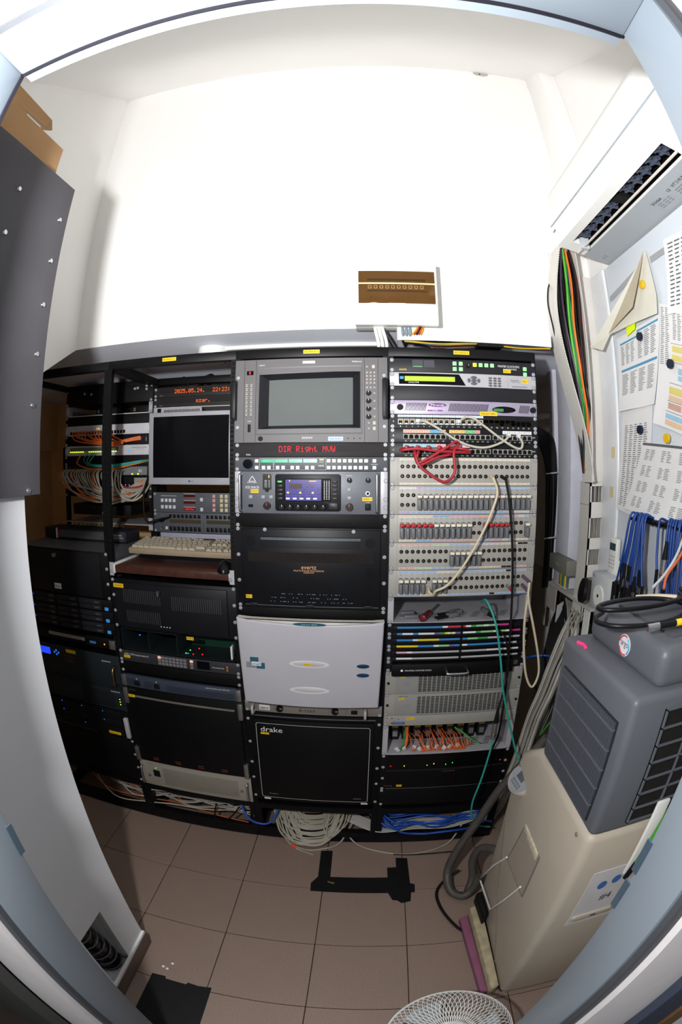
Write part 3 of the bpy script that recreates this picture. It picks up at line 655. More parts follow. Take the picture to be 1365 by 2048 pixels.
nt = SCM.node_tree; b_ = nt.nodes['Principled BSDF']; tc = nt.nodes.new('ShaderNodeTexCoord'); br = nt.nodes.new('ShaderNodeTexBrick'); mp = nt.nodes.new('ShaderNodeMapping'); mp.inputs['Rotation'].default_value = (math.radians(90), 0, 0)
nt.links.new(tc.outputs['Object'], mp.inputs['Vector']); nt.links.new(mp.outputs['Vector'], br.inputs['Vector']); br.inputs['Scale'].default_value = 34; br.inputs['Color1'].default_value = (*hx('4a3fae'), 1); br.inputs['Color2'].default_value = (*hx('3a2f78'), 1); br.inputs['Mortar'].default_value = (*hx('7a70d8'), 1); br.inputs['Mortar Size'].default_value = .01
b_.inputs['Base Color'].default_value = (.01, .01, .02, 1); nt.links.new(br.outputs['Color'], b_.inputs['Emission Color']); b_.inputs['Emission Strength'].default_value = .8; b_.inputs['Roughness'].default_value = .2
MB().box(R3(472), R3(828), -.0176, -.017, z(1245), z(1072)).build('screen_black', M('gloss_black', '0b0b10', .12), scr_)
MB().box(R3(480), R3(755), -.0182, -.0176, z(1240), z(1080)).build('screen', SCM, scr_)
b = MB()
for i in range(5): b.rect(R3(500+i*52), z(1225), .012, .005, -.0184, 0)
for i in range(3): b.rect(R3(500+i*95), z(1180), .006, .005, -.0184, 1)
b.rect(R3(690), z(1092), .022, .003, -.0184, 2); b.rect(R3(513), z(1090), .002, .006, -.0184, 1); b.rect(R3(560), z(1130), .04, .016, -.0184, 3)
b.build('screen_icons', [M('icon_lilac', 'b8b0f0', .4, emit='b0a8f0', es=.8), M('icon_yellow', 'ffc040', .4, emit='ffc040', es=1), M('icon_orange', 'ff8030', .4, emit='ff7a20', es=1), M('icon_brown', '3a2420', .4)], scr_, kind='stuff')
b = MB()
for i in range(3):
    for j in range(16): b.rect(R3(778+i*18), z(1092+j*9.2), .0036, .0022, -.0179)
b.build('level_meter', M('meter_grey', 'a8a8a8', .4), scr_)
mb = shared('mixbtn', lambda: MB().box(-.0085, .0085, -.003, 0, -.0042, .0042).mesh('button', M('button_black', '26262b', .4), bev=.001))
for j in range(5):
    link('button', mb, scr_, (R3(438), -.017, z(1097+j*32))); link('button', mb, scr_, (R3(857), -.017, z(1097+j*32)))
MB().box(R3(422), R3(453), -.0206, -.020, z(1100), z(1092)).build('lamp', LED['green'], scr_)
for i in range(6): link('knob', knob_me('mixk', .0085, .013, RUB), scr_, (R3(456+i*63), -.017, z(1288)))
MB().rrect(R3(845), z(1283), .028, .021, .004, -.019, -.017).build('navigation_pad', M('button_black', '26262b', .4), scr_, bev=.0008)
for x, py in ((335, 1283), (966, 1288)): link('knob', knob_me('mixbig', .0125, .014, M('knob_wine', '1c1014', .3), M('mark_red', 'c03030', .4)), r, (R3(x), -.012, z(py)))
for x, py in ((966, 1085), (1106, 1085)): link('knob', knob_me('mixsm', .008, .012, RUB), r, (R3(x), -.012, z(py)))
m_ = MB().rrect(R3(335), z(1100), .028, .049, .003, -.0135, -.012).build('meter_window', M('mixer_black', '17171b', .35), r); txt(m_, '1', R3(350), z(1058), .003, .008, LED['orange'], -.0139)
b = MB()
for j in range(6): b.rect(R3(325), z(1088+j*10), .008, .0015, -.0138); b.rect(R3(352), z(1088+j*10), .005, .0015, -.0138)
b.build('meter_bars', M('meter_grey', 'a8a8a8', .4), m_); MB().cyl((R3(335), -.012, z(1162)), (R3(335), -.018, z(1162)), .006, 14).build('gain_knob', RUB, r, smooth=40)
gb = button('mixg', .012, .0105, M('button_grey', '8f949a', .45), .003)
for x, py in ((203, 1216), (303, 1216), (365, 1216), (966, 1157), (966, 1220)): link('button', gb, r, (R3(x), -.012, z(py)))
tri = MB(); P = [(R3(217), z(1055)), (R3(245), z(1096)), (R3(189), z(1096))]
for a in range(3):
    p, q = Vector(P[a]), Vector(P[(a+1) % 3]); n_ = Vector((-(q-p).y, (q-p).x)).normalized()*.0008
    tri.add([(p.x-n_.x, -.0124, p.y-n_.y), (q.x-n_.x, -.0124, q.y-n_.y), (q.x+n_.x, -.0124, q.y+n_.y), (p.x+n_.x, -.0124, p.y+n_.y)], [(0,1,2,3)])
tri.build('triangle_mark', WINK, r); txt(r, 'behringer', R3(217), z(1105), .031, .0052, WINK, -.0124); txt(r, 'X32 RACK', R3(217), z(1142), .046, .0075, WINK, -.0124)
tape(r, 'DIM-M', R3(236), z(1171), .0255, .0115, -.012); tape(r, 'AMIX-2', R3(1101), z(1227), .031, .0115, -.012)
MB().box(R3(185), R3(222), -.0124, -.012, z(1296), z(1274)).build('usb_socket', DARK, r); MB().cyl((R3(1105), -.012, z(1184)), (R3(1105), -.018, z(1184)), .008, 18, .007).build('headphone_jack', CHR, r, smooth=40); MB().cyl((R3(1105), -.018, z(1184)), (R3(1105), -.0184, z(1184)), .004, 12).build('jack_hole', DARK, r)
MB().box(R3(1085), R3(1128), -.016, -.012, z(1312), z(1262)).build('power_rocker', RUB, r, bev=.002); txt(r, 'POWER', R3(1105), z(1252), .011, .0025, WINK, -.0124); txt(r, 'MAIN LEVEL', R3(966), z(1050), .018, .0025, WINK, -.0124)
screws(r, [.021, hh*.35, hh*.78], (.006, W-.006), -.006)
# perforated blanks
def perf(u, label):
    r = dev('perforated_panel', label, 'panel', 3, u, 1); plate(r, BLK); screws(r)
    b = MB()
    for i in range(92):
        for j in range(8): b.cyl((.026+i*.00468+(j % 2)*.0023, -.0031, .006+j*.0047), (.026+i*.00468+(j % 2)*.0023, -.0034, .006+j*.0047), .0016, 6)
    b.build('perforation', M('perforation_dark', '050506', .8, 0, 0), r, kind='stuff')
perf(11, 'black perforated strip under the audio mixer'); perf(18, 'black perforated strip above the white door unit')
r = dev('video_processor', 'large black multi-image processor frame with punched vents and gold lettering', 'rack device', 3, 12, 6); hh = r['h']; plate(r, BLK2); finish(r)
Z6 = lambda py: hh-(py-80)/540*hh
X6 = lambda px_: (px_-75)/970*W
MB().box(X6(118), X6(1005), -.012, -.003, .012, hh-.004).build('cover', M('processor_black', '111217', .42), r, bev=.002)
b = MB()
for i in range(78):
    for j in range(9): b.rect(X6(248)+i*.00405, Z6(138+j*8.6), .0023, .0023, -.0124, 0 if j not in (1, 2) else 1)
for j in range(3):
    for x, py in ((178, (165, 355, 455)[j]), (938, (172, 365, 478)[j])):
        for a in range(-5, 6):
            for c in range(-5, 6):
                if a*a+c*c < 24: b.rect(X6(x)+a*.0034, Z6(py)+c*.0034, .0024, .0024, -.0124, 0)
for j in range(7):
    wd = 10+j*10 if j < 6 else 70
    for i in range(-wd//2, wd//2): b.rect(X6(550)+i*.0041, Z6(395+j*27), .0024, .0024, -.0124, 0); b.rect(X6(550)+i*.0041, Z6(406+j*27), .0024, .0024, -.0124, 1 if (j > 3 and random.random() < .3) else 0)
b.build('vent_holes', [DARK, M('vent_glint', '8b97a8', .4)], r, kind='stuff')
g = MB().box(X6(160), X6(962), -.0126, -.012, Z6(302), Z6(238)).build('filter_window', M('filter_brown', '1c140e', .6, 0, .2, 60), r)
b = MB()
for i in range(95): b.rect(X6(165)+i*.0042, Z6(270), .0008, .029, -.013)
for j in range(8): b.rect(X6(561), Z6(242+j*8), .398, .0006, -.013)
b.build('filter_mesh', DARK, g, kind='stuff')
GOLD = M('gold_ink', 'e0a878', .5); txt(r, 'evertz', X6(553), Z6(335), .048, .011, GOLD, -.0125); txt(r, 'MULTI-IMAGE PROCESSOR', X6(553), Z6(356), .097, .0052, GOLD, -.0125); txt(r, '3000MVP', X6(553), Z6(369), .034, .0042, GOLD, -.0125)
tape(r, 'MV-1', X6(156), Z6(542), .021, .012, -.012)
for x in (187, 558, 933): MB().box(X6(x)-.0135, X6(x)+.0135, -.016, -.003, .008, .018).build('catch', CHAR, r, bev=.002)
MB().box(X6(130), X6(998), -.0125, -.003, .0105, .0118).build('bright_edge', STEEL, r)
for x, py in ((273, 92), (835, 98)): link('screw', SCR(), r, (X6(x), -.012, Z6(py)))
# white door unit
DW = M('warm_white_door', 'b9b7be', .42, 0, .03, 6)
r = dev('router_unit', 'large white moulded door unit with oval handle dents and two blue ovals', 'rack device', 3, 18.6, 7.02); hh = r['h']
b = MB(); n_ = 14
P = [(.004+.474*i/n_, hh-.012*math.sin(math.pi*i/n_)) for i in range(n_+1)]; Q = [(.016+.452*i/n_, -.006*math.sin(math.pi*i/n_)) for i in range(n_, -1, -1)]
b.prism(P+Q, -.055, -.02).build('door', DW, r, bev=.006, seg=3)
b = MB(); T = [(.004+.474*i/n_, hh-.004) for i in range(n_, -1, -1)]; b.prism([(p[0], p[1]+.001) for p in P]+[(t[0], t[1]+.002) for t in T], -.05, -.02).build('door_top_lip', M('warm_white_edge', 'd8d4cc', .45), r)
chassis(r, GRY, .3, .02, W-.02)
lo = MB().ell(.243, hh-.009, .053, .0055, -.0565, -.054, 24).build('badge', M('teal_badge', '1c5566', .4), r); txt(lo, 'Sirius 800', .243, hh-.009, .05, .005, M('badge_ink', '9fc0c8', .5), -.0569)
for zz, c, ht in ((hh*.52, 'd6d3d6', 0), (hh*.205, 'd6d3d6', 1)):
    e = MB(); m1, m2 = 30, 6
    for a in range(m2+1):
        f_ = a/m2
        for i in range(m1):
            t = 2*math.pi*i/m1; e.v.append((.24+.066*f_*math.cos(t)*(1 if not ht else 1), -.0555+.006*(math.cos(math.pi*f_)*.5+.5)*0-.001*(1-f_), zz+.0135*f_*math.sin(t)))
    for a in range(m2):
        for i in range(m1): e.f.append((a*m1+i, a*m1+(i+1) % m1, (a+1)*m1+(i+1) % m1, (a+1)*m1+i)); e.m.append(0)
    e.build('handle_rim', M('rim_white', 'dcd9da', .35), r, smooth=60)
    MB().ell(.24, zz+.002, .052, .0085, -.058, -.0555, 30).build('handle_dent', M('dent_grey', '8d8a8e' if ht else 'c4c1c4', .3), r, bev=.001)
for zz in (hh*.515, hh*.408): MB().ell(.414, zz, .0205, .0072, -.0575, -.0545, 24).build('status_oval', M('deep_blue_oval', '123a5c', .15), r, bev=.001)
tape(r, 'MTX-1', .236, hh*.522, .026, .0085, -.058)
TB = M('teal_blue_logo', '1e5a70', .5); GL = M('logo_grey', '85878c', .5)
b = MB().rect(.0585, hh*.54, .0285, .018, -.0554).build('logo_block', TB, r); MB().rect(.0465, hh*.475, .033, .0215, -.0556).build('logo_block', GL, r); MB().rect(.079, hh*.472, .029, .0225, -.0557).build('logo_block', TB, r)
q = MB().rect(.0655, hh*.492, .032, .015, -.0559).build('logo_block', M('logo_white', 'e0e0e4', .5), r); txt(q, 'snell', .0655, hh*.492, .027, .0095, TB, -.0563)
# power amplifier behind the door's lower edge
r = dev('power_amplifier', 'slim silver-grey amplifier with two round black dials under the white door', 'amplifier', 3, 26.1, 1); plate(r, M('amp_grey', '8e8880', .4, .3)); finish(r)
for x in (.126, .32): link('dial', shared('ampdial', lambda: MB().cyl((0,0,0), (0,-.012,0), .0125, 22, .0115).mesh('dial', RUB, smooth=40)), r, (x, -.003, .022)); MB().box(x+.002, x+.010, -.0155, -.0148, .0245, .0258).build('dial_mark', WINK, r)
txt(r, 'P-125S', .223, .016, .056, .009, INK); MB().box(.052, .09, -.0034, -.003, .009, .03).build('barcode_label', PAPER, r)
b = MB(); x = .055
while x < .087:
    ww = random.choice([.0005, .0009, .0014]); b.rect(x, .017, ww, .010, -.0037); x += ww+.0009
b.build('barcode', INK, r)
MB().box(.376, .398, -.006, -.003, .010, .026).build('power_rocker', RUB, r, bev=.001)
for x in (.033, .425): MB().tube([(x, -.003, .004), (x, -.03, .006), (x, -.03, .032), (x, -.003, .036)], .005, 8, 5).build('handle', SILV, r, smooth=60)
for x in (.108, .2, .3, .36): txts(r, [('i', x, .03-j*.005, .002, .003) for j in range(4)], INK, name='scale_marks')
# intercom frame
r = dev('intercom_frame', 'tall black intercom frame with a thin white outline and slanted white logo', 'rack device', 3, 27.2, 9.8); hh = r['h']; plate(r, BLK); finish(r, zs=[.02, .12, .2, .3, hh-.03])
MB().box(.026, W-.026, -.016, -.003, .012, hh-.02).build('door', BLK, r, bev=.002)
P = MB(); out = []
for cx, cz, a in ((.436, hh-.046, 0), (.046, hh-.046, 90), (.046, .036, 180), (.436, .036, 270)):
    for i in range(5): t = math.radians(a+22.5*i); out.append(Vector((cx+.008*math.cos(t), 0, cz+.008*math.sin(t))))
for a in range(len(out)):
    p, q = out[a], out[(a+1) % len(out)]; d = (q-p).normalized(); n_ = Vector((-d.z, 0, d.x))*.0006
    P.add([p-n_+Vector((0,-.0164,0)), q-n_+Vector((0,-.0164,0)), q+n_+Vector((0,-.0164,0)), p+n_+Vector((0,-.0164,0))], [(0,1,2,3)])
P.build('white_outline', WINK, r); txt(r, 'drake', .094, hh-.064, .079, .022, WINK, -.0164); tape(r, 'ICOM-1', .069, hh-.083, .031, .0085, -.016)
txt(r, 'Eagle', .085, .048, .034, .007, LINE, -.0164); txt(r, '3500', .405, .045, .03, .006, LINE, -.0164)
for x in (.045, .42): MB().box(x, x+.026, -.018, -.003, .015, .022).build('white_clip', WPL, r, bev=.001)
MB().box(.02, W-.02, -.006, -.003, hh-.012, hh-.0105).build('bright_edge', M('dull_edge', '77777c', .5), r)
# ---------------------------------------------------------------- rack 2 and rack 1, rear rails
YR = .40
for i, (s_, z0) in enumerate((('2025.05.24.  22:23:47', 1.882), ('szar.', 1.8385))):
    r = dev('name_display', ['charcoal strip display with the date and time in orange dots', 'charcoal strip display with one short orange word under the clock'][i], 'display', 2, 0, .98, YR, z0); plate(r, M('display_charcoal', '2c2a2b', .55)); chassis(r, BLK, .1); screws(r, [.007, h-.009])
    MB().box(.03, W-.03, -.0034, -.003, .016, h-.007).build('display_window', M('display_window', '1e1a1b', .6), r)
    if i == 0: dots(r, '2025.05.24.', .169, h*.55, .141, .0165, ORL, -.0042); dots(r, '22:23:47', .325, h*.55, .104, .0165, ORL, -.0042)
    else: dots(r, 'szar.', .232, h*.58, .066, .0165, ORL, -.0042)
    txt(r, 'DAL', .036, .0085, .016, .005, LINE)
r = dev('rack_shelf', 'white perforated shelf tucked behind the flat monitor', 'shelf', 2, 0, 1, YR, 1.796)
MB().box(0, .0175, -.003, 0, 0, U).build('ear', SILV, r); MB().box(W-.0175, W, -.003, 0, 0, U).build('ear', SILV, r); MB().box(.0175, W-.0175, -.003, .3, 0, .0025).build('shelf_floor', SILV, r); MB().box(.0175, W-.0175, 0, .3, U-.003, U).build('shelf_top', WPL, r)
b = MB()
for i in range(26): b.box(.05+i*.0065, .053+i*.0065, -.0005, .001, .012, .034)
MB().box(.035, .225, .0, .008, .006, .04).build('perforated_side', SILV, r); b.build('perforation', DARK, r, (0, -.001, 0), kind='stuff')
# flat monitor
t = thing('flat_monitor', 'silver flat monitor with a black switched-off screen above the keyboard', 'monitor', (-.955, .315, 1.472))
SM = M('monitor_silver', 'b4b4bc', .4, .2); w_, h_ = .372, .292
MB().box(0, w_, -.012, .025, 0, h_).build('housing', SM, t, bev=.004); MB().box(.022, w_-.02, -.0128, -.012, .028, h_-.018).build('screen', M('lcd_black', '0c0d10', .16), t)
MB().cyl((.185, -.0122, .014), (.185, -.0128, .014), .0042, 16).build('logo_disc', M('logo_dark', '4a4a55', .4), t); txt(t, 'LG', .197, .014, .011, .0065, M('logo_dark', '4a4a55', .4), -.0124); txt(t, 'FLATRON L1718S', .036, h_-.009, .045, .0035, LINE, -.0124)
MB().box(.06, .30, .025, .06, .06, .22).build('back_housing', BLK, t, bev=.006)
MB().box(.13, .24, .06, .10, .10, .18).build('mounting_arm', BLK, t)
# edit controller with number keys
SLT = M('slate_grey', '565960', .5, 0, .04)
r = dev('router_keypad', 'slate grey control panel with pink and cream number keys and red displays', 'control panel', 2, 0, 1.92, YR, 1.4355); hh = r['h']; plate(r, SLT); chassis(r, BLK, .1); screws(r, [.007, hh-.008])
K2 = lambda px_: (px_-405)/(1000)*.414; ZK = lambda py: hh-(py-70)/238*hh
kb = button('kw', .0128, .0145, M('key_white', 'd6d8da', .45)); kp = button('kp', .0125, .0142, M('key_pink', 'dda09c', .45)); ky = button('ky', .0125, .0145, M('key_cream', 'd8d0a2', .45))
for x in (512, 559, 603, 650):
    for py in (165, 243): link('key', kb, r, (K2(x), -.003, ZK(py)))
for py in (150, 265): link('key', kb, r, (K2(955), -.003, ZK(py)))
for py in (110, 160, 214, 268):
    link('key', kp, r, (K2(1088), -.003, ZK(py)))
    for x in (1168, 1218, 1268): link('key', ky, r, (K2(x), -.003, ZK(py)))
for py, c in ((110, 0), (188, 0), (266, 1)):
    d = MB().box(K2(755), K2(885), -.0035, -.003, ZK(py+14), ZK(py-14)).build('red_display', M('red_display', '5a1018', .3), r)
    if c: txt(d, 'UHF-Test', K2(820), ZK(py), .042, .0055, LED['red'], -.0038)
    MB().box(K2(755), K2(885), -.0033, -.003, ZK(py-19), ZK(py-30)).build('caption_strip', M('caption_grey', '9c9890', .5), r)
MB().box(K2(495), K2(675), -.0033, -.003, ZK(118), ZK(106)).build('caption_strip', M('caption_grey', '9c9890', .5), r)
r = dev('button_panel', 'slate grey panel with two rows of black square buttons below the keypad', 'control panel', 2, 0, 1.92, YR, 1.350); hh = r['h']; plate(r, SLT); chassis(r, BLK, .1); screws(r, [.007, hh-.008])
ZK = lambda py: hh-(py-310)/238*hh
bb = button('bb', .0125, .0145, M('key_black', '131316', .4)); bb2 = button('bb2', .0125, .0185, M('key_black', '131316', .4))
for x0 in (603, 1018):
    MB().frame(K2(x0-22), K2(x0+345), ZK(540), ZK(318), .0006, -.0034, -.003).build('outline', LINE, r)
    MB().box(K2(x0-16), K2(x0+340), -.0035, -.003, ZK(435), ZK(392)).build('legend_window', M('legend_olive', '4a4030', .3), r)
    for i in range(8):
        if K2(x0+46*i) > .46: continue
        link('button', bb, r, (K2(x0+46*i), -.003, ZK(352))); link('button', bb2, r, (K2(x0+46*i), -.003, ZK(500)))
MB().cyl((K2(510), -.003, ZK(400)), (K2(510), -.02, ZK(400)), .0095, 16).build('knob', RUB, r, smooth=40)
for py in (468, 505): MB().cyl((K2(500), -.003, ZK(py)), (K2(500), -.016, ZK(py)), .006, 12).build('socket', STEEL, r, smooth=40)
MB().box(K2(548), K2(572), -.012, -.003, ZK(512), ZK(476)).build('switch', WPL, r, bev=.002)
r = dev('clock_unit', 'pale lavender one-unit device with small red digits behind the keyboard', 'rack device', 2, 0, 1, YR, 1.2635); plate(r, M('pale_lavender', 'a9abbe', .5), x0=.03); chassis(r, BLK, .1)
MB().box(.205, .285, -.0036, -.003, .008, .024).build('digit_window', M('gloss_black', '0b0b10', .12), r); txt(r, '11', .222, .016, .008, .009, LED['red'], -.004); txt(r, '12', .26, .016, .009, .009, LED['red'], -.004)
for x in (.193, .297): MB().box(x-.006, x+.006, -.006, -.003, .009, .021).build('button', RUB, r)
txt(r, 'ic V2', .075, .018, .035, .011, M('navy_print', '2a2a55', .6))
# keyboard shelf
t = thing('keyboard_shelf', 'dark brown wooden pull-out shelf with white runners under the keyboard', 'shelf', (-.9796, 0, 1.172))
WOOD = M('dark_brown_wood', '4a2c24', .35, 0, .25, 40)
MB().box(.024, W-.024, -.004, .33, 0, .026).build('board', WOOD, t, bev=.001)
for x in (.006, W-.022): 
    g = MB().box(x, x+.016, -.006, .36, -.004, .03).build('runner', WPL, t, bev=.001); MB().box(x-.004 if x < .1 else x+.004, x+.012 if x < .1 else x+.02, -.008, -.004, -.012, .036).build('bracket', SILV, g); link('screw', SCR(), g, (x+.006, -.008, .004))
t = thing('keyboard', 'cream computer keyboard on the pull-out shelf', 'keyboard', (-.937, .075, 1.228), (math.radians(7), 0, 0))
CRM = M('keyboard_cream', '9d8c76', .5, 0, .05); KEY = M('keycap_cream', 'b3a996', .45, 0, .04)
MB().box(0, .45, 0, .155, 0, .022).build('case', CRM, t, bev=.004); MB().box(.03, .42, .03, .14, -.023, 0).build('stand', BLK, t)
def kc(wd): return shared(('kc', round(wd, 4)), lambda: MB().prism([(-wd/2, 0), (wd/2, 0), (wd/2-.002, .009), (-wd/2+.002, .009)], -.0075, .0075, 'Y').mesh('key', KEY))
for row in range(6):
    y = .018+row*.0215+(0 if row < 5 else .006); x = .012
    ws = {0: [.024, .022, .022, .108, .022, .022, .024], 1: [.04]+[.0175]*10+[.05], 2: [.032]+[.0175]*11+[.04], 3: [.027]+[.0175]*12+[.027], 4: [.0175]*13+[.034], 5: [.0175, 0, .0175, .0175, .0175, .0175, 0, .0175, .0175, .0175, .0175, 0, .0175, .0175]}[row]
    for wd in ws:
        if wd == 0: x += .012; continue
        link('key', kc(wd), t, (x+wd/2, y, .022)); x += wd+.002
    for gx, n_ in ((.312, 3), (.376, 3)):
        for i in range(n_):
            if row in (2,) and gx < .35: continue
            if row == 5 and gx > .35: continue
            link('key', kc(.0175), t, (gx+i*.0195+.009, y, .022))
t = thing('computer_mouse', 'small black mouse at the end of the pull-out shelf', 'mouse', (-.535, .03, 1.1985))
b = MB(); n1, n2 = 16, 8
for a in range(n2+1):
    ph = math.pi/2*a/n2
    for i in range(n1): th = 2*math.pi*i/n1; b.v.append((.03*math.cos(ph)*math.cos(th), .055*math.cos(ph)*math.sin(th), .036*math.sin(ph)*(1-.15*math.sin(th))))
for a in range(n2):
    for i in range(n1): b.f.append((a*n1+i, a*n1+(i+1) % n1, (a+1)*n1+(i+1) % n1, (a+1)*n1+i)); b.m.append(0)
b.build('shell', M('mouse_black', '101013', .25), t, smooth=80); MB().box(-.002, .002, -.03, -.012, .028, .036).build('wheel', RUB, t)
# --- rack 2, front
r = dev('config_computer', 'black four-unit rack computer with upright vent slots and yellow tape', 'computer', 2, 0, 4.2, 0, 1.150); hh = r['h']; plate(r, BLK2); finish(r)
MB().box(.02, W-.03, -.012, -.003, .008, hh-.012).build('door', M('door_black', '17181d', .4), r, bev=.002)
b = MB()
for x0, z0, n_, ln in ((.055, hh*.68, 20, .05), (.065, hh*.28, 18, .045), (.25, hh*.62, 24, .05)):
    for i in range(n_): b.rect(x0+i*.0078, z0, .0026, ln, -.0124)
b.build('vent_slots', M('slot_grey', '3c3a3a', .5), r, kind='stuff'); tape(r, 'CONFIG/PC', .036, hh-.024, .043, .015, -.012)
MB().cyl((.2, -.012, hh*.78), (.2, -.022, hh*.78), .009, 14).build('lock', RUB, r, smooth=40); MB().box(.203, .208, -.034, -.02, hh*.76, hh*.86).build('key', STEEL, r)
for i in range(4): MB().ell(.2+i*.0115, .024, .0022, .0022, -.0128, -.012, 8).build('lamp', LED['white'] if 0 else WINK, r)
r = dev('open_computer', 'open rack computer chassis with drive bays and glowing circuit lamps', 'computer', 2, 0, 2, 0, .963); hh = r['h']
BAY = M('bay_steel', '3a4448', .35, .7)
MB().box(.0175, W-.0175, 0, .3, .001, .003).build('tray_floor', BAY, r); MB().box(.0175, W-.0175, .29, .3, .003, hh).build('back_plate', BLK, r)
for x in (.02, .135, .25): MB().box(x, x+.002, -.002, .2, .003, hh-.004).build('bay_wall', BAY, r)
MB().box(.26, .45, .12, .125, .003, hh-.01).build('circuit_board', M('circuit_green', '15382a', .4), r); MB().box(.022, .25, -.002, .2, hh-.006, hh-.004).build('bay_top', BAY, r)
for x, zz, c in ((.10, .065, 'blue'), (.29, .016, 'blue'), (.282, .016, 'green'), (.31, .015, 'red'), (.335, .04, 'red'), (.345, .018, 'red'), (.3, .03, 'green')): MB().ell(x, zz, .0022 if c != 'blue' else .003, .002, .0, .002, 8).build('lamp', LED[c], r)
tape(r, 'VTR-B', .305, hh-.012, .027, .012, -.003); MB().box(.28, .34, -.003, 0, hh-.02, hh-.004).build('bracket', BLK, r); MB().box(.452, .458, -.004, .02, .01, .06).build('data_plug', WPL, r, bev=.001)
r = dev('video_switcher', 'dark one-unit video switcher with small grey lit keys', 'rack device', 2, 0, 1.05, 0, .872); h2 = r['h']; plate(r, M('switcher_charcoal', '37373b', .4, .2)); finish(r)
txt(r, 'ATEM 1 M/E Production Studio 4K', .076, h2*.66, .104, .0065, WINK); tape(r, 'VMIX-3', .034, h2*.42, .027, .011)
sk = button('sk', .0122, .0095, M('key_dim', '77777a', .4)); sk2 = button('sk2', .0122, .0095, M('key_lit_peach', 'e8b8a8', .4, emit='e8a890', es=.5))
for i in range(8):
    for j in range(3): link('key', sk2 if (i == 0 and j == 0) else sk, r, (.174+i*.0146, -.003, h2-.0105-j*.0122))
for j in range(3): link('key', sk2 if j == 0 else sk, r, (.302, -.003, h2-.0105-j*.0122))
MB().box(.322, .370, -.0036, -.003, .009, h2-.006).build('screen', M('gloss_black', '0b0b10', .12), r); txt(r, 'Blackmagicdesign', .402, h2*.45, .044, .0052, WINK); tape(r, '4K', .435, h2*.45, .006, .02, -.003, M('orange_tag', 'c87828', .5))
r = dev('blank_panel', 'plain black blanking plate under the video switcher', 'panel', 2, 0, 1, 0, .824); plate(r, BLK); screws(r)
BLS = M('blue_slate', '3f4757', .45, .2)
r = dev('media_unit', 'blue-slate one-unit device with two black switches and speckled vents', 'rack device', 2, 0, 1.15, 0, .772); h2 = r['h']; plate(r, BLS, x0=.02, x1=W-.02, th=.014); chassis(r, BLK)
for x in (.068, .152): MB().box(x-.012, x+.012, -.017, -.014, .009, .03).build('switch', RUB, r, bev=.001); MB().cyl((x, -.014, .038), (x, -.016, .038), .002, 8).build('lamp', WINK, r)
b = MB()
for i in range(62):
    for j in range(6): b.rect(.195+i*.0042, .007+j*.0042, .0022, .0022, -.0143)
for i in range(11):
    for j in range(7): b.rect(.024+i*.003, .008+j*.0042, .0018, .0022, -.0143); b.rect(.1+i*.0032, .008+j*.0042, .0018, .0022, -.0143)
b.build('vent_holes', DARK, r, kind='stuff'); txt(r, 'MEDIA CONTROL UNIT  BMC-9700', .395, h2-.008, .09, .0042, WINK, -.0144)
for x in (.001, W-.021): MB().box(x, x+.02, -.02, 0, .002, h2-.002).build('bracket', STEEL, r, bev=.003)
r = dev('switcher_frame', 'tall black door unit with tiny red marks along its foot', 'rack device', 2, 0, 8.1, 0, .718); hh = r['h']; plate(r, BLK, x0=.012, x1=W-.012, th=.012, bev=.002); chassis(r, BLK)
MB().box(.035, W-.03, -.018, -.012, hh-.042, hh-.034).build('grey_bar', M('bar_grey', '6b655f', .5), r, bev=.002); txt(r, 'SONY', .04, hh-.013, .032, .0055, M('sony_dim', '55555a', .5), -.0124); tape(r, 'VMIX-1', .035, hh-.037, .028, .012, -.018)
for x in (.0, W-.018):
    for z0 in (.0, hh-.075): MB().box(x, x+.018, -.022, -.0, z0, z0+.07).build('hinge_bracket', STEEL, r, bev=.003)
txts(r, [('POWER', .09+i*.098, .026, .024, .0032) for i in range(4)], LINE, -.0124); 
for i in range(4): MB().box(.078+i*.098, .102+i*.098, -.0125, -.012, .015, .018).build('red_mark', M('red_print', 'a02028', .5), r)
r = dev('power_unit', 'beige-grey three-unit supply with a perforated grille at the rack foot', 'rack device', 2, 0, 3.1, 0, .352); hh = r['h']; plate(r, M('warm_grey', '9a9488', .5, 0, .04)); chassis(r, GRY); MB().box(.026, W-.026, -.005, -.003, .004, hh-.004).build('door', M('warm_grey', '9a9488', .5, 0, .04), r, bev=.001)
b = MB()
for i in range(74):
    for j in range(17): b.rect(.105+i*.0044+(j % 2)*.0022, .022+j*.0055, .0022, .0026, -.0053)
b.build('perforation', DARK, r, kind='stuff'); MB().box(.058, .088, -.008, -.005, hh*.42, hh*.68).build('power_rocker', RUB, r, bev=.002); MB().ell(.073, hh*.76, .002, .002, -.0056, -.005, 8).build('lamp', LED['green'], r); txt(r, 'TEKTRON', .05, hh-.014, .03, .004, INK, -.0054)
for x in (.012, W-.012): MB().tube([(x, -.003, .02), (x, -.026, .024), (x, -.03, .05), (x, -.026, hh-.03), (x, -.003, hh-.026)], .0035, 8, 5).build('handle', CHR, r, smooth=60)
for x in (.04, W-.04): MB().cyl((x, -.005, hh*.45), (x, -.014, hh*.45), .0055, 12).build('thumb_screw', STEEL, r, smooth=40)
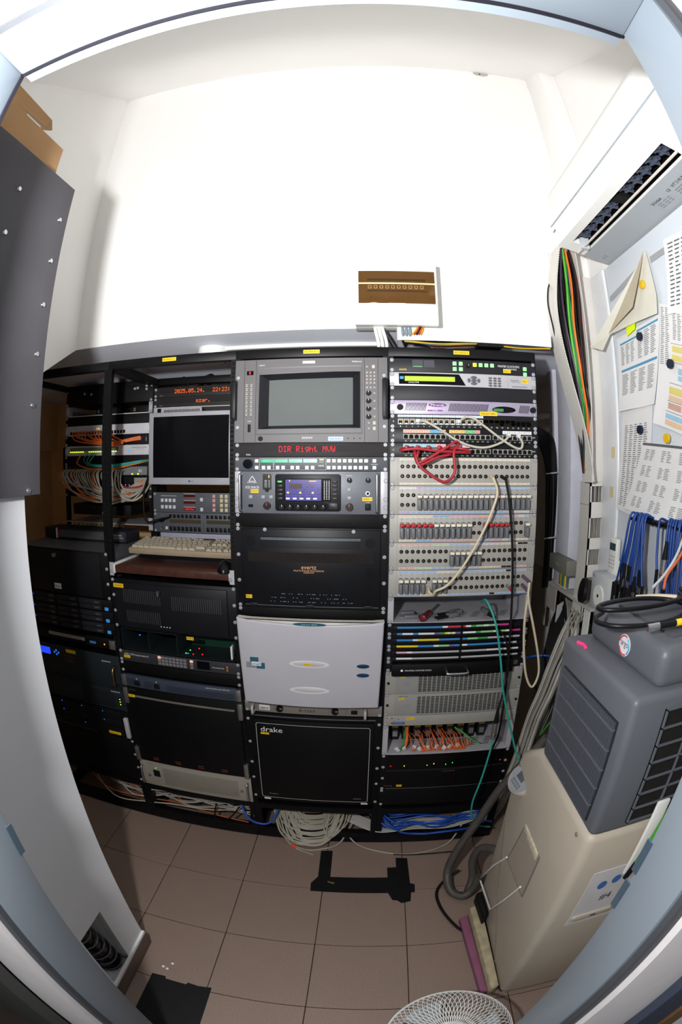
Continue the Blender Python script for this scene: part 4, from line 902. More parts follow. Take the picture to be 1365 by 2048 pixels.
# --- rack 1, rear
def rear(name, label, z0, hgt, mat, scr=True, cat='rack device', ch=True):
    r = dev(name, label, cat, 1, 0, hgt, YR, z0); plate(r, mat)
    if ch: chassis(r, BLK, .2)
    if scr: screws(r, [.0065, hgt*U-.0065])
    return r
r = rear('blank_panel', 'tall black blanking plate at the top of the rear rails', 1.905, 1.75, BLK); 
for x, zz in ((.39, .06), (.405, .062), (.15, .05), (.11, .055), (.45, .07), (.45, .055)): link('screw', SCR(), r, (x, -.003, zz))
r = dev('rack_tray', 'white vented tray holding small black boxes on the rear rails', 'tray', 1, 0, 1.1, YR, 1.826); h2 = r['h']
MB().box(0, .0175, -.003, 0, 0, h2).build('ear', SILV, r); MB().box(W-.0175, W, -.003, 0, 0, h2).build('ear', SILV, r); MB().box(.0175, W-.0175, -.006, .25, 0, .003).build('tray_floor', WPL, r); MB().box(.0175, .019, 0, .25, .003, h2).build('tray_side', SILV, r); MB().box(W-.019, W-.0175, 0, .25, .003, h2).build('tray_side', SILV, r); screws(r, [.0065, h2-.0065])
b = MB()
for i in range(12): b.box(.0192, .0196, .03+i*.014, .037+i*.014, .006, .03)
b.build('vent_slots', DARK, r, kind='stuff')
for x, wd, lb in ((.16, .14, 'long black box on the white vented tray'), (.36, .09, 'squat black power brick on the white vented tray')):
    t = thing('converter_box', lb, 'box', (RX[1]+x, YR+.03, 1.826-h2+.003)); MB().box(0, wd, 0, .1, 0, .036).build('case', BLK2, t, bev=.004); MB().box(.01, .02, -.001, 0, .01, .026).build('socket', STEEL, t)
rear('blank_panel', 'black blanking plate between the vented tray and white switch', 1.776, .95, BLK)
r = rear('network_switch', 'white switch with orange fibre leads plugged along its front', 1.734, 1.05, M('switch_white', 'd2d2d6', .45))
b = MB()
for i in range(20): b.box(.03+i*.016, .042+i*.016, -.0035, -.003, .006, .02)
b.build('ports', DARK, r, kind='stuff'); txt(r, 'Optical', .06, .036, .028, .005, LINE)
for x, c in ((.19, 'orange'), (.2, 'yellow'), (.23, 'orange')): MB().ell(x, .03, .002, .002, -.0038, -.003, 8).build('lamp', LED[c], r)
r = rear('fibre_unit', 'black fibre panel where the orange leads arrive', 1.687, 1.03, BLK); MB().box(.41, .45, -.006, -.003, .008, .036).build('fibre_block', CHAR, r)
txt(r, 'juniper', .455, .022, .004, .03, WINK)
r = rear('network_switch', 'white router switch with lime port lamps and one blue lamp', 1.641, 1.03, M('switch_white', 'd2d2d6', .45))
txt(r, 'Cloud Router Switch', .42, .034, .075, .006, INK); txt(r, 'CRS326-24G', .425, .026, .04, .0035, LINE)
b = MB().box(.03, .31, -.0036, -.003, .022, .038, 0)
b.build('port_window', M('port_tint', '6a7a60', .4), r)
for i in range(22):
    if i not in (7, 8): MB().rect(.035+i*.0125, .018, .0075, .0035, -.0036).build('lamp', LED['yellow'], r)
MB().ell(.365, .02, .004, .004, -.004, -.003, 10).build('lamp', LED['blue'], r)
r = rear('fibre_unit', 'black panel between the router switch and the crowded switch', 1.595, 1, BLK)
r = rear('network_switch', 'dark switch module with square sockets and two lime lamps', 1.550, 1.02, CHAR)
MB().box(.33, .46, -.004, -.003, .004, .04).build('module', M('module_grey', '8f9494', .4, .3), r)
for x in (.385, .415): MB().rect(x, .008, .007, .005, -.0044).build('lamp', LED['yellow'], r)
for x in (.42, .425, .432): MB().rect(x, .022, .003, .012, -.0044).build('status_bar', LED['white'] if 0 else WINK, r)
b = MB()
for i in range(20): b.box(.02+i*.0148, .031+i*.0148, -.0035, -.003, .018, .032)
b.build('ports', DARK, r, kind='stuff')
r = rear('patch_bay', 'black patch panel hidden under the hanging grey network cables', 1.503, 1, BLK); MB().box(.40, .478, -.014, -.003, .008, .038).build('jack_bank', GRY, r)
for i in range(7): MB().ell(.33+i*.019, .006, .002, .002, -.0036, -.003, 6).build('lamp', M('lamp_pale', 'b8d8e0', .4, emit='b8d8e0', es=1), r)
rear('blank_panel', 'black plate below the hanging grey network cables', 1.457, 1.1, BLK)
r = dev('modem_box', 'low black box with a blue dot standing on the rear tray', 'rack device', 1, 0, 1.15, YR+.02, 1.375); MB().box(.03, .36, 0, .2, .0, .05).build('case', BLK2, r, bev=.003); MB().ell(.155, .036, .0035, .0035, -.001, 0, 10).build('blue_dot', M('dot_blue', '3a5a9a', .4), r); MB().ell(.21, .01, .007, .007, -.001, 0, 12).build('pale_dot', WPL, r)
r = dev('rack_tray', 'silver tray with cables lying on it under the black box', 'tray', 1, 0, 1.2, YR, 1.322); h2 = r['h']; MB().box(.0, W, -.004, .25, .02, .024).build('tray_floor', SILV, r); MB().box(W-.02, W, -.003, 0, .0, h2).build('ear', SILV, r)
for i in range(12): MB().box(.03+i*.026, .045+i*.026, -.005, .01, .001, .018).build('terminal', M('terminal_tan', '9a865e', .5), r, bev=.001)
r = thing('video_converter', 'grey slotted rack box with a red stripe lying on the rack computer', 'rack device', (-1.455, .20, 1.243))
MB().box(0, .44, 0, .12, 0, .044).build('case', CHAR, r, bev=.002); MB().box(.085, .42, -.001, 0, .006, .038).build('grille', M('grille_grey', '4a4a4e', .5, 0, .3, 200), r); MB().box(.076, .082, -.0012, 0, .0, .044).build('red_stripe', M('stripe_red', 'b02038', .4), r); MB().box(.068, .075, -.0012, 0, .0, .044).build('white_stripe', WPL, r)
MB().box(.36, .432, -.0016, 0, .004, .04).build('name_plate', M('plate_slate', '3a3c44', .4), r); txt(r, 'V80 VIDEO', .396, .028, .045, .006, WINK, -.002); txt(r, 'TRANSMISSION SYSTEM', .396, .018, .06, .004, WINK, -.002)
# --- rack 1, front
r = dev('rack_computer', 'black rack computer with a grey steel lid and small white sticker', 'computer', 1, 0, 4, 0, 1.240); hh = r['h']; plate(r, BLK); chassis(r, M('lid_steel', '6a6c70', .4, .5, .05), .36, .004, W-.004); screws(r)
MB().box(.02, W-.035, -.010, -.003, .006, hh-.006).build('door', BLK2, r, bev=.002); MB().cyl((.23, -.01, hh*.86), (.23, -.02, hh*.86), .008, 12).build('lock', STEEL, r, smooth=40); s_ = MB().box(.215, .25, -.0106, -.010, .02, .042).build('white_sticker', PAPER, r); txt(s_, 'Bázis', .2325, .031, .026, .012, INK, -.011)
for i in range(3):
    r = dev('rack_server', 'slim black server with drive bays, %s of the stack of three' % ['top', 'middle', 'bottom'][i], 'server', 1, 0, 1, 0, 1.060-i*.0462); plate(r, BLK); chassis(r, BLK, .35)
    for a in range(3):
        for c in range(2):
            dbay = MB().box(.10+a*.115, .205+a*.115, -.008, -.003, .003+c*.0205, .0215+c*.0205).build('drive_bay', CHAR, r, bev=.001); MB().box(.175+a*.115, .195+a*.115, -.009, -.008, .010+c*.0205, .0145+c*.0205).build('latch', M('latch_grey', '55504c', .5), dbay)
    MB().box(.45, .465, -.006, -.003, .004, .016).build('blue_badge', M('badge_blue', '2f86c8', .4, emit='2f86c8', es=.4), r); MB().box(.05, .085, -.0045, -.003, .024, .03).build('blue_strip', M('strip_blue', '2848b8', .4, emit='2040c0', es=.3), r)
r = dev('rack_server', 'slim black server with a long white label and a blue data socket', 'server', 1, 0, 1, 0, .905); plate(r, BLK); chassis(r, BLK, .35); MB().box(.14, .33, -.0036, -.003, .018, .032).build('white_label', M('label_dull', '8d8880', .6), r); txt(r, 'VRS Playout Server', .21, .025, .10, .006, INK, -.004)
MB().box(.355, .385, -.006, -.003, .014, .024).build('data_socket', M('socket_blue', '3f73b8', .4), r, bev=.001); MB().ell(.425, .018, .003, .003, -.0036, -.003, 8).build('lamp', LED['orange'], r); MB().box(.452, .478, -.012, -.003, .004, .04).build('bracket', STEEL, r, bev=.002)
r = dev('storage_server', 'black three-unit server with a blue lit panel and bow handle', 'server', 1, 0, 3.2, 0, .835); hh = r['h']; plate(r, M('server_slate', '20262a', .45)); chassis(r, BLK, .35)
MB().box(.03, .13, -.0036, -.003, hh-.05, hh-.02).build('display', M('blue_display', '2040f0', .3, emit='2040ff', es=1.2), r)
for dx, dz in ((0,.009),(0,-.009),(-.011,0),(.011,0)): MB().ell(.165+dx, hh-.035+dz, .0042, .0042, -.005, -.003, 10).build('key', M('key_blue', '2a70d8', .4, emit='2a80ff', es=.6), r)
tape(r, 'PSP STORE', .245, hh-.018, .05, .014); txt(r, 'QUANTUM', .42, hh-.03, .042, .007, WINK)
MB().tube([(.462, -.003, .02), (.462, -.03, .026), (.462, -.034, .05), (.462, -.03, hh-.05), (.462, -.003, hh-.042)], .0045, 8, 5).build('handle', M('brass_chrome', 'b09a70', .25, 1), r, smooth=60); MB().box(0, W, -.008, 0, -.004, .001).build('ledge', CHAR, r)
for dz in (.02, .0): MB().ell(.23, hh-.042-dz, .03, .008, -.0045, -.003, 16).build('vent_oval', M('oval_brown', '3a302c', .5), r)
r = dev('storage_server', 'black two-unit server with honeycomb mesh and lime lamps', 'server', 1, 0, 2.2, 0, .685); hh = r['h']; plate(r, M('server_slate', '20262a', .45)); chassis(r, BLK, .35)
b = MB()
for i in range(26):
    for j in range(11): b.cyl((.27+i*.0062+(j % 2)*.0031, -.0031, .012+j*.007), (.27+i*.0062+(j % 2)*.0031, -.0036, .012+j*.007), .0024, 6)
b.build('mesh_holes', DARK, r, kind='stuff'); txt(r, 'QUANTUM', .44, hh-.012, .042, .007, WINK)
for j in range(3): MB().ell(.455, .03+j*.012, .002, .002, -.0036, -.003, 8).build('lamp', LED['yellow'], r)
r = dev('disk_array', 'black disk array with rows of tiny blue lamps', 'server', 1, 0, 3, 0, .584); hh = r['h']; plate(r, BLK); chassis(r, BLK, .35)
for a in range(4):
    for c in range(3): 
        d_ = MB().box(.02+a*.108, .122+a*.108, -.008, -.003, .006+c*.042, .044+c*.042).build('drive_bay', BLK2, r, bev=.001)
        if (a+c) % 2 == 0 or c == 2: MB().ell(.035+a*.108, .034+c*.042, .0018, .0018, -.0086, -.008, 6).build('lamp', LED['blue'], d_)
tape(r, 'ARCHIVE-1', .40, .018, .058, .013, -.008); MB().box(.46, .48, -.02, -.003, .01, .11).build('latch', SILV, r, bev=.005)
r = dev('blank_panel', 'black blanking plates at the foot of the rack by the partition', 'panel', 1, 0, 5, 0, .446); plate(r, BLK); screws(r)
# ---------------------------------------------------------------- things on the upper wall
t = thing('fuse_box', 'white surface-mounted fuse box with a smoked amber window', 'fuse box', (-.105, .05, 1.99))
MB().box(0, .262, -.055, -.0005, 0, .215).build('back_box', WPL, t, bev=.003)
MB().box(-.001, .263, -.082, -.055, 0, .216).build('cover', WPL, t, bev=.004)
AMB = M('smoked_amber', '5a3c18', .1, 0, .04, spec=.5)
wn = MB().box(.010, .255, -.0855, -.082, .072, .186).build('amber_window', AMB, t, bev=.001)
b = MB().box(.038, .225, -.0862, -.0855, .15, .157, 0).box(.038, .228, -.0862, -.0855, .112, .117, 0)
for i in range(10): b.rect(.046+i*.0185, .128, .012, .012, -.0861, 1); b.rect(.046+i*.0185, .1285, .005, .006, -.0864, 0)
b.build('breaker_row', [M('breaker_dark', '3c2a16', .4), M('breaker_tan', '8f6a38', .5)], wn)
MB().box(.0105, .2545, -.0864, -.0855, .1385, .1435).build('bright_rail', M('rail_cream', 'f4d9a0', .3), wn)
txts(wn, [(str(i+1), .05+i*.02, .093, .004, .006) for i in range(9)], M('breaker_dark', '3c2a16', .4), -.0861)
MB().ell(.131, .066, .036, .011, -.085, -.082, 20).build('finger_lip', WPL, t, bev=.002)
t = thing('cable_trunking', 'white horizontal trunking above the rack with the jack fields', 'trunking', (.026, -.012, 1.945))
MB().box(0, .52, 0, .003, 0, .042).build('lid', WPL, t); MB().box(0, .52, .003, .060, .039, .042).build('top_wall', WPL, t); MB().box(0, .004, .003, .06, 0, .039).build('end_cap', WPL, t); MB().box(.26, .345, .001, .05, -.012, -.001).build('black_patch', BLK, t)
for i, (c, nm) in enumerate((('c8a820', 'yellow'), ('4a78a0', 'blue'), ('101014', 'black'), ('a04030', 'red'), ('909498', 'grey'))):
    cable('trunking_wire', '%s wire lying along the open underside of the wall trunking' % nm, [(.05+.02*i, .012+i*.007, 1.948), (.16, .012+i*.007, 1.941-.002*i), (.30, .012+i*.007, 1.946), (.44, .012+i*.007, 1.940+.0015*i), (.55, .012+i*.007, 1.946)], .0032, M('wire_'+nm, c, .5), 'wires along the trunking')
for i in range(3): cable('mains_cable', 'white mains cable dropping from the fuse box behind the racks', [(-.045+i*.011, .005, 2.0), (-.042+i*.012, -.004, 1.975), (-.034+i*.013, .005, 1.94), (-.03+i*.013, .04, 1.90)], .0056, WPL, 'white mains cables under the fuse box', n=8)
for i in range(3): cable('mains_cable', 'grey-blue mains cable dropping from the fuse box into the trunking', [(.045+i*.011, .005, 2.0), (.043+i*.012, -.014, 1.98), (.045+i*.011, -.012, 1.962), (.05+i*.01, .01, 1.955)], .005, M('cable_slate', '76828e', .5), 'grey-blue mains cables under the fuse box', n=8)
for i, (c, nm) in enumerate((('c8a820', 'yellow'), ('b03820', 'red'), ('141416', 'black'), ('b8441c', 'rust'), ('c89020', 'amber'))): cable('fuse_box_wire', '%s wire bowing out of the fuse box into the trunking' % nm, [(.098+i*.004, .005, 2.0), (.088+i*.005, -.018, 1.982), (.075+i*.007, -.016, 1.966), (.07+i*.008, .01, 1.955)], .0028, M('wire2_'+nm, c, .5), 'coloured wires under the fuse box')
t = thing('smoke_detector', 'white round smoke detector fixed under the grey soffit', 'smoke detector', (-.637, .18, 1.980))
def lathe(prof, n=28):
    b = MB()
    for rr, zz in prof:
        for i in range(n): a = 2*math.pi*i/n; b.v.append((rr*math.cos(a), rr*math.sin(a), zz))
    for j in range(len(prof)-1):
        for i in range(n): b.f.append((j*n+i, j*n+(i+1) % n, (j+1)*n+(i+1) % n, (j+1)*n+i)); b.m.append(0)
    return b
lathe([(.0, .004), (.054, .004), (.057, -.014), (.055, -.02), (.053, -.036), (.046, -.05), (.03, -.055), (0, -.056)]).build('body', WPL, t, smooth=50)
for i in range(6):
    a0 = math.pi*i/3; MB().tube([(.0475*math.cos(a0+k*.18), .0475*math.sin(a0+k*.18), -.048) for k in range(5)], .0022, 6, 2).build('vent_slot', INK, t)
t = MB().box(-.585, -.02, .165, .195, 1.970, 1.9835).build('cable_conduit', WPL, bev=.002); tag(t, 'thin white conduit running along the soffit from the smoke detector', 'conduit')
for i in range(3): cable('coiled_cable', 'black cable coiled on top of the clock display', [(-.86+.07*math.cos(a)+i*.03, .47+.05*math.sin(a), 1.895+.012*i+.02*math.sin(a*2+i)) for a in [k*.55 for k in range(13)]], .0045, RUB, 'black coils above the clock display')
# black cover panel on the partition and cardboard box on top
t = thing('cover_panel', 'black painted cover panel screwed high on the partition', 'panel', (-.7395, -.70, 1.497))
MB().box(0, .021, -.455, 0, 0, .69).build('panel', M('matt_black_board', '4a484e', .75, 0, .12, 6), t, bev=.001)
for y, zz in [(-.03+.0, .59), (-.03, .487), (-.03, .386), (-.03, .28), (-.03, .176), (-.04, .008), (-.19, .592), (-.195, .489), (-.2, .386), (-.2, .28), (-.2, .176)]:
    MB().cyl((.021, y, zz+.001), (.0245, y, zz+.001), .0065, 12, .005).build('screw', CHR, t, smooth=40)
t = thing('cardboard_box', 'brown cardboard box with an open flap on top of the partition', 'box', (-.745, -.76, 2.201))
CB = M('cardboard', 'b58d62', .85, 0, .06, 10, bump=.1)
MB().box(-.13, 0, -.36, 0, 0, .085).build('carton', CB, t, bev=.002)
MB().add([(-.001, -.36, .085), (-.001, -.10, .085), (.004, -.07, .10), (-.0, -.08, .128), (-.008, -.10, .135), (-.008, -.36, .15)], [(0,1,2,3,4,5)]).add([(-.004, -.36, .085), (-.004, -.10, .085), (.001, -.07, .10), (-.003, -.08, .128), (-.011, -.10, .135), (-.011, -.36, .15)], [(5,4,3,2,1,0)]).build('flap', CB, t)
MB().box(-.0005, .001, -.17, -.11, .082, .087).build('torn_edge', PAPER, t)
# black hose in the partition hole
t = thing('ribbed_hose', 'glossy black ribbed hose inside the hole in the partition', 'hose', (-.81, -.93, .05))
MB().tube([(0, .03, 0), (.0, .02, .1), (-.0, -.01, .2), (-.01, -.03, .3)], .048, 18, 8).build('hose', M('black_plastic_gloss', '0c0c0e', .2), t, smooth=60)
for i in range(6):
    zz = .02+i*.05; y = .03-.06*(zz/.3)**1.5
    MB().tube([(.052*math.cos(a), y+.052*math.sin(a), zz+.004*math.sin(a)) for a in [k*math.pi/8 for k in range(17)]], .003, 6, 1).build('rib', M('rib_grey', '55555a', .3), t, smooth=60)
# ---------------------------------------------------------------- right wall: air conditioner
t = thing('air_conditioner', 'white wall air conditioner with its louvre open over black vanes', 'air conditioner', (.763, -.12, 2.236))
ACW = M('ac_white', 'e9e9e6', .35, 0, .02); ACG = M('ac_underside', 'c9ced4', .4, 0, .03)
L = .86
P = [(0, 0), (-.10, .022), (-.10, .10), (-.165, .10), (-.165, .036), (-.195, .043), (-.205, .06), (-.208, .12), (-.204, .22), (-.19, .26), (-.16, .285), (0, .29)]
# body with an open slot underneath; ends closed over the slot
MB().prism([(x, z_) for x, z_ in P], -.66, -.06, 'Y').build('body', ACW, t, smooth=35)
Pf = [(0, 0), (-.195, .043), (-.205, .06), (-.208, .12), (-.204, .22), (-.19, .26), (-.16, .285), (0, .29)]
MB().prism(Pf, -.0605, 0, 'Y').build('end_section', ACW, t, smooth=35); MB().prism(Pf, -L, -.6595, 'Y').build('end_section', ACW, t, smooth=35)
MB().box(-.1648, -.1002, -.6595, -.0605, .085, .0995).build('slot_lining', M('slot_black', '0a0a0c', .5), t)
for x0, x1 in ((-.1655, -.1635), (-.1015, -.0995)): MB().box(x0, x1, -.6595, -.0605, .03 if x0 > -.12 else .038, .0995).build('slot_lining', M('slot_black', '0a0a0c', .5), t)
MB().add([(0, -L, -.0008), (0, 0, -.0008), (-.099, 0, .099*.22-.0008), (-.099, -L, .099*.22-.0008)], [(0,1,2,3)]).add([(0, -L, .0005), (0, 0, .0005), (-.099, 0, .099*.22+.0005), (-.099, -L, .099*.22+.0005)], [(3,2,1,0)]).build('underside', M('ac_underside_grey', 'a4a9ae', .45, 0, .02), t)
VN = M('vane_slate', '4a5162', .4)
for i in range(11):
    y = -.10-i*.052
    if i == 5: continue
    v = MB()
    for k in range(4): v.box(-.155+k*.010, -.148+k*.010, y-.018, y+.016, .045+.006*(k % 2), .07)
    v.box(-.158, -.112, y-.002, y+.001, .042, .08); v.build('vane', VN, t)
MB().box(-.155, -.11, -.385, -.345, .04, .075).build('vane_hub', INK, t)
MB().box(-.133, -.129, -.67, -.02, .014, .020).build('flap_edge', M('flap_cream', 'd8cfc6', .4), t); MB().box(-.14, -.11, -.075, -.062, .012, .05).build('flap_arm', ACG, t)
MB().box(-.2095, -.2065, -L+.001, -.001, .112, .118).build('front_groove', M('groove_grey', '9aa2aa', .5), t)
MB().box(-.2085, -.2065, -.03, -.012, .085, .092).build('small_mark', M('seam_grey', '8a888c', .6), t)
MT = Matrix(((0, 1, 0, 0), (-1, 0, 0, 0), (0, 0, 1, 0), (0, 0, 0, 1)))
sl = .022/.10
def under(items, mat):      # print on the sloping underside behind the slot
    o = txts(t, items, mat, 0.0, 'printed_lines'); 
    for v in o.data.vertices:
        x, z_ = v.co.x, v.co.z; v.co = (-.05-z_, -x, (.05+z_)*sl-.0016)
    o['kind'] = 'stuff'
    return o
under([('Vivax', .44, .012, .05, .012), ('CE', .51, .012, .015, .009), ('WT 2140 R', .56, .014, .06, .010)]+[('IIIII IIII III', .46, -.002-.008*k, .06, .003) for k in range(3)]+[('IIIIII III', .56, -.002-.008*k, .07, .003) for k in range(3)]+[('II III', .63, .014-.008*k, .06, .003) for k in range(4)], INK)
under([('II', .045, -.012, .022, .012)], LINE)
# open slotted duct with cables, then closed duct further down
t = thing('wiring_duct', 'white slotted wiring duct sprung open over green, orange and black cables', 'duct', (0, 0, 0))
DW2 = M('duct_white', 'd9d6d0', .5, 0, .02)
LS = [(.612, 2.33), (.578, 2.18), (.566, 2.07), (.576, 1.95), (.602, 1.83), (.632, 1.72), (.66, 1.61), (.678, 1.50)]
C = catmull([(x, 0, z_) for x, z_ in LS], 8); b = MB()
for p, q in zip(C, C[1:]):
    b.add([(p.x, .045, p.z), (q.x, .045, q.z), (q.x, -.035, q.z), (p.x, -.035, p.z), (p.x+.0025, .045, p.z), (q.x+.0025, .045, q.z), (q.x+.0025, -.035, q.z), (p.x+.0025, -.035, p.z)], [(0,1,2,3), (4,7,6,5), (3,2,6,7), (0,4,5,1)])
b.build('sprung_side', DW2, t, smooth=60)
tm = MB()
for k in range(len(C)*2-2):
    p = C[k//2].lerp(C[min(k//2+1, len(C)-1)], (k % 2)/2); tm.box(p.x-.0005, p.x+.003, -.044, -.035, p.z-.0032, p.z+.0032)
tm.build('teeth', DW2, t, kind='stuff')
MB().box(.672, .675, -.04, .03, 1.50, 2.33).build('straight_side', DW2, t); MB().box(.675, .762, .026, .03, 1.50, 2.24).build('flat_cover', DW2, t); MB().box(.60, .675, .042, .0485, 2.0, 2.33).build('duct_back', DW2, t)
t = thing('wiring_duct', 'closed white duct on the wall with square cut-outs showing grey cables', 'duct', (.70, .03, 1.0))
SLOTS = [(.43, .485), (.305, .375), (.21, .265), (-.0, .165)]
b = MB().box(0, .0025, 0, .08, .03, .50)
zz = .5
for z0, z1 in SLOTS: b.box(0, .062, 0, .0025, z1, zz); zz = z0
b.box(0, .008, 0, .0025, .0, .5); b.box(.057, .062, 0, .0025, 0, .5)
b.build('duct_shell', DW2, t); MB().box(.003, .062, .06, .08, 0, .5).build('duct_back', DW2, t); MB().box(-.0004, .0, .001, .08, .419, .421).build('lid_joint', LINE, t)
for i in range(6): cable('ducted_cable', 'grey cable seen through the cut-outs of the closed duct', [(.712+i*.0085, .045+(i % 2)*.012, 1.0), (.714+i*.008, .05, 1.2), (.712+i*.0085, .045+(i % 2)*.01, 1.49)], .0042, M('cable_grey', '8f8b86', .5), 'grey cables in the closed duct')
cols = [('161618', 'black', 'cables_black'), ('1f9a4a', 'green', 'x'), ('f0762a', 'orange', 'x'), ('e8552c', 'red-orange', 'x'), ('58b83a', 'lime green', 'x'), ('a8a49c', 'grey', 'x'), ('3a2a44', 'dark violet', 'x')]
seq = [0,6,0,4,0,0,1,0,0,2,0,1,5,0,0,2,0,0,3,6,0,0,3,0]
for i, ci in enumerate(seq):
    f_ = i/len(seq); jx = random.uniform(-.006, .006); yy = random.uniform(-.03, .03) if ci in (0, 6) else random.uniform(-.028, .0)
    top = .622+.045*f_; mid = .590+.075*f_+jx; low = .622+.048*f_; bot = .672-.004*(1-f_)
    c, nm, _ = cols[ci]
    cable('duct_cable', '%s cable bundled in the open slotted duct' % nm, [(top, yy, 2.32), (mid+.012+random.uniform(-.008, .008), yy-.01, 2.18), (mid+.006, yy-.015, 2.02), (low+random.uniform(-.005, .005), yy-.01, 1.84), (low+.022+random.uniform(-.004, .004), yy, 1.70), (bot, .02, 1.53)], .0044, M('duct_cable_'+nm, c, .45), '%s cables in the open duct' % nm)
cable('stray_cable', 'thin black cable bowing out of the wall beside the duct', [(.585, .04, 2.2), (.563, .01, 2.16), (.553, .0, 2.10), (.562, .0, 2.03), (.58, .02, 1.97)], .0028, RUB)
# white post and board
t = MB().box(.748, .7625, -.088, .024, 1.08, 2.234).build('corner_post', M('gloss_white_post', 'dfe2e6', .25, 0, .03), bev=.008, seg=3); tag(t, 'glossy white corner post between the duct and the board', 'post')
for y, zz in ((-.058, 1.60), (-.05, 1.47)):
    q = MB().box(.746, .748, y-.014, y+.012, zz-.018, zz+.018).build('masking_tape', M('masking_tape', 'd6c49a', .8)); tag(q, 'square of cream masking tape on the glossy corner post', 'tape', 'tape squares on the corner post')
t = thing('white_board', 'white steel wall board with grey rails behind the pinned papers', 'board', (.7625, -.09, 1.08))
BRD = M('board_white', 'dbe2ea', .3, 0, .03, 3)
MB().box(-.006, 0, -.86, 0, 0, 1.15).build('board', BRD, t, bev=.001)
for a, c in (((-.01, 1.035), (-.235, 1.07)), ((-.30, 1.07), (-.40, 1.068))): MB().add([(-.0075, a[0], a[1]-.012), (-.0075, c[0], c[1]-.012), (-.0075, c[0], c[1]+.008), (-.0075, a[0], a[1]+.008)], [(0,1,2,3)]).build('rail_strip', M('rail_grey', '9ea0a4', .5), t)
def paper(label, quad, lines, seed, colour=None, lift=.004, curl=.012, blocks=()):
    """a sheet hung on the board: quad in (Y, Z) TL TR BR BL, gently curled, with printed rows"""
    rnd = random.Random(seed); X0 = .7555-lift
    def at(u, v, off=0.0):
        a = Vector(quad[0]).lerp(Vector(quad[1]), u); c = Vector(quad[3]).lerp(Vector(quad[2]), u); p = a.lerp(c, v)
        return (X0-off-curl*(v**3)*(.6+.4*math.sin(u*5+seed)), p.x, p.y)
    t = thing('paper_sheet', label, 'paper', at(.5, 1)); o = Vector(at(.5, 1))
    b = MB(); n1, n2 = 6, 8
    for i in range(n1+1):
        for j in range(n2+1): b.v.append(Vector(at(i/n1, j/n2))-o)
    for i in range(n1):
        for j in range(n2): b.f.append((i*(n2+1)+j, (i+1)*(n2+1)+j, (i+1)*(n2+1)+j+1, i*(n2+1)+j+1)); b.m.append(0)
    b.build('sheet', M('paper_'+(colour or 'white'), colour or 'dfe0e2', .8, 0, .02), t, smooth=60)
    b = MB(); mats = [M('print_grey', '5c5c62', .8), M('print_blue', '4f93b8', .8), M('print_yellow', 'd9cc78', .8), M('print_pink', 'c9a294', .8), M('print_paleblue', '9cc4dc', .8), M('print_green', 'a0cfa0', .8), M('print_peach', 'e0bfa0', .8)]
    def q(u0, u1, v0, v1, m, off=.0006):
        b.add([Vector(at(u0, v0, off))-o, Vector(at(u1, v0, off))-o, Vector(at(u1, v1, off))-o, Vector(at(u0, v1, off))-o], [(0,1,2,3)], m)
    for (u0, u1, v0, v1, m) in blocks: q(u0, u1, v0, v1, m)
    for (u0, u1, v0, v1, rows, colsn) in lines:
        for i in range(rows):
            v = v0+(v1-v0)*(i+.5)/rows; hgt = (v1-v0)/rows*.32
            for k in range(colsn):
                a = u0+(u1-u0)*(k+.1)/colsn; e = u0+(u1-u0)*(k+rnd.uniform(.55, .9))/colsn
                q(a, e, v-hgt/2, v+hgt/2, 0, .0009)
    b.build('printing', mats, t, kind='stuff')
    return t
paper('sheet with two blue-headed tables and dense grey rows', [(-.117, 1.969), (-.392, 1.979), (-.325, 1.731), (-.112, 1.728)], [(.08, .45, .14, .40, 12, 3), (.5, .95, .08, .40, 14, 3), (.08, .95, .52, .80, 14, 4)], 1, blocks=[(.08, .48, .10, .125, 1), (.5, .97, .04, .065, 1), (.08, .97, .46, .49, 1)])
paper('sheet with handwritten columns, high beside the air conditioner', [(-.482, 2.175), (-.66, 2.15), (-.56, 1.95), (-.446, 1.96)], [(.1, .9, .06, .92, 16, 4)], 2)
paper('long sheet with yellow, pink and pale blue table blocks', [(-.405, 2.005), (-.58, 1.94), (-.53, 1.62), (-.321, 1.677)], [(.03, .28, .02, .5, 30, 2), (.35, .95, .06, .28, 16, 5)], 3, lift=.008, blocks=[(.3, .98, .31, .313, 0), (.34, .98, .33, .38, 2), (.34, .98, .40, .45, 2), (.5, .98, .5, .55, 4), (.5, .98, .56, .6, 4), (.3, .62, .66, .72, 2), (.64, .98, .66, .72, 4), (.3, .98, .73, .77, 6), (.3, .62, .79, .84, 3), (.64, .98, .79, .84, 5), (.26, .7, .88, .92, 4), (.26, .98, .93, .97, 6), (.3, .98, .46, .464, 0), (.3, .98, .63, .634, 0), (.28, .98, .775, .779, 0), (.25, .98, .86, .864, 0)])
paper('sheet of narrow number columns hanging below the blue-headed tables', [(-.121, 1.728), (-.306, 1.732), (-.262, 1.401), (-.073, 1.418)], [(.1, .9, .14, .95, 40, 5)], 4, lift=.003)
paper('large lower sheet with small circular wiring diagrams', [(-.259, 1.625), (-.56, 1.60), (-.56, 1.40), (-.151, 1.425)], [(.08+.28*i, .26+.28*i, .08+.23*j, .24+.23*j, 7, 2) for i in range(3) for j in range(4)], 5, lift=.012, curl=.02, blocks=[(0, 1, .0, .035, 0)])
t = thing('paper_sheet', 'folded yellowed sheet sagging open with its point upward', 'paper', (.75, -.2, 1.95))
b = MB(); Q = [(-.382, 2.181, 0), (-.40, 2.034, -.004), (-.392, 1.979, -.006), (-.275, 1.983, -.012), (-.13, 1.978, -.03), (-.101, 1.928, -.05), (-.027, 1.955, -.06)]
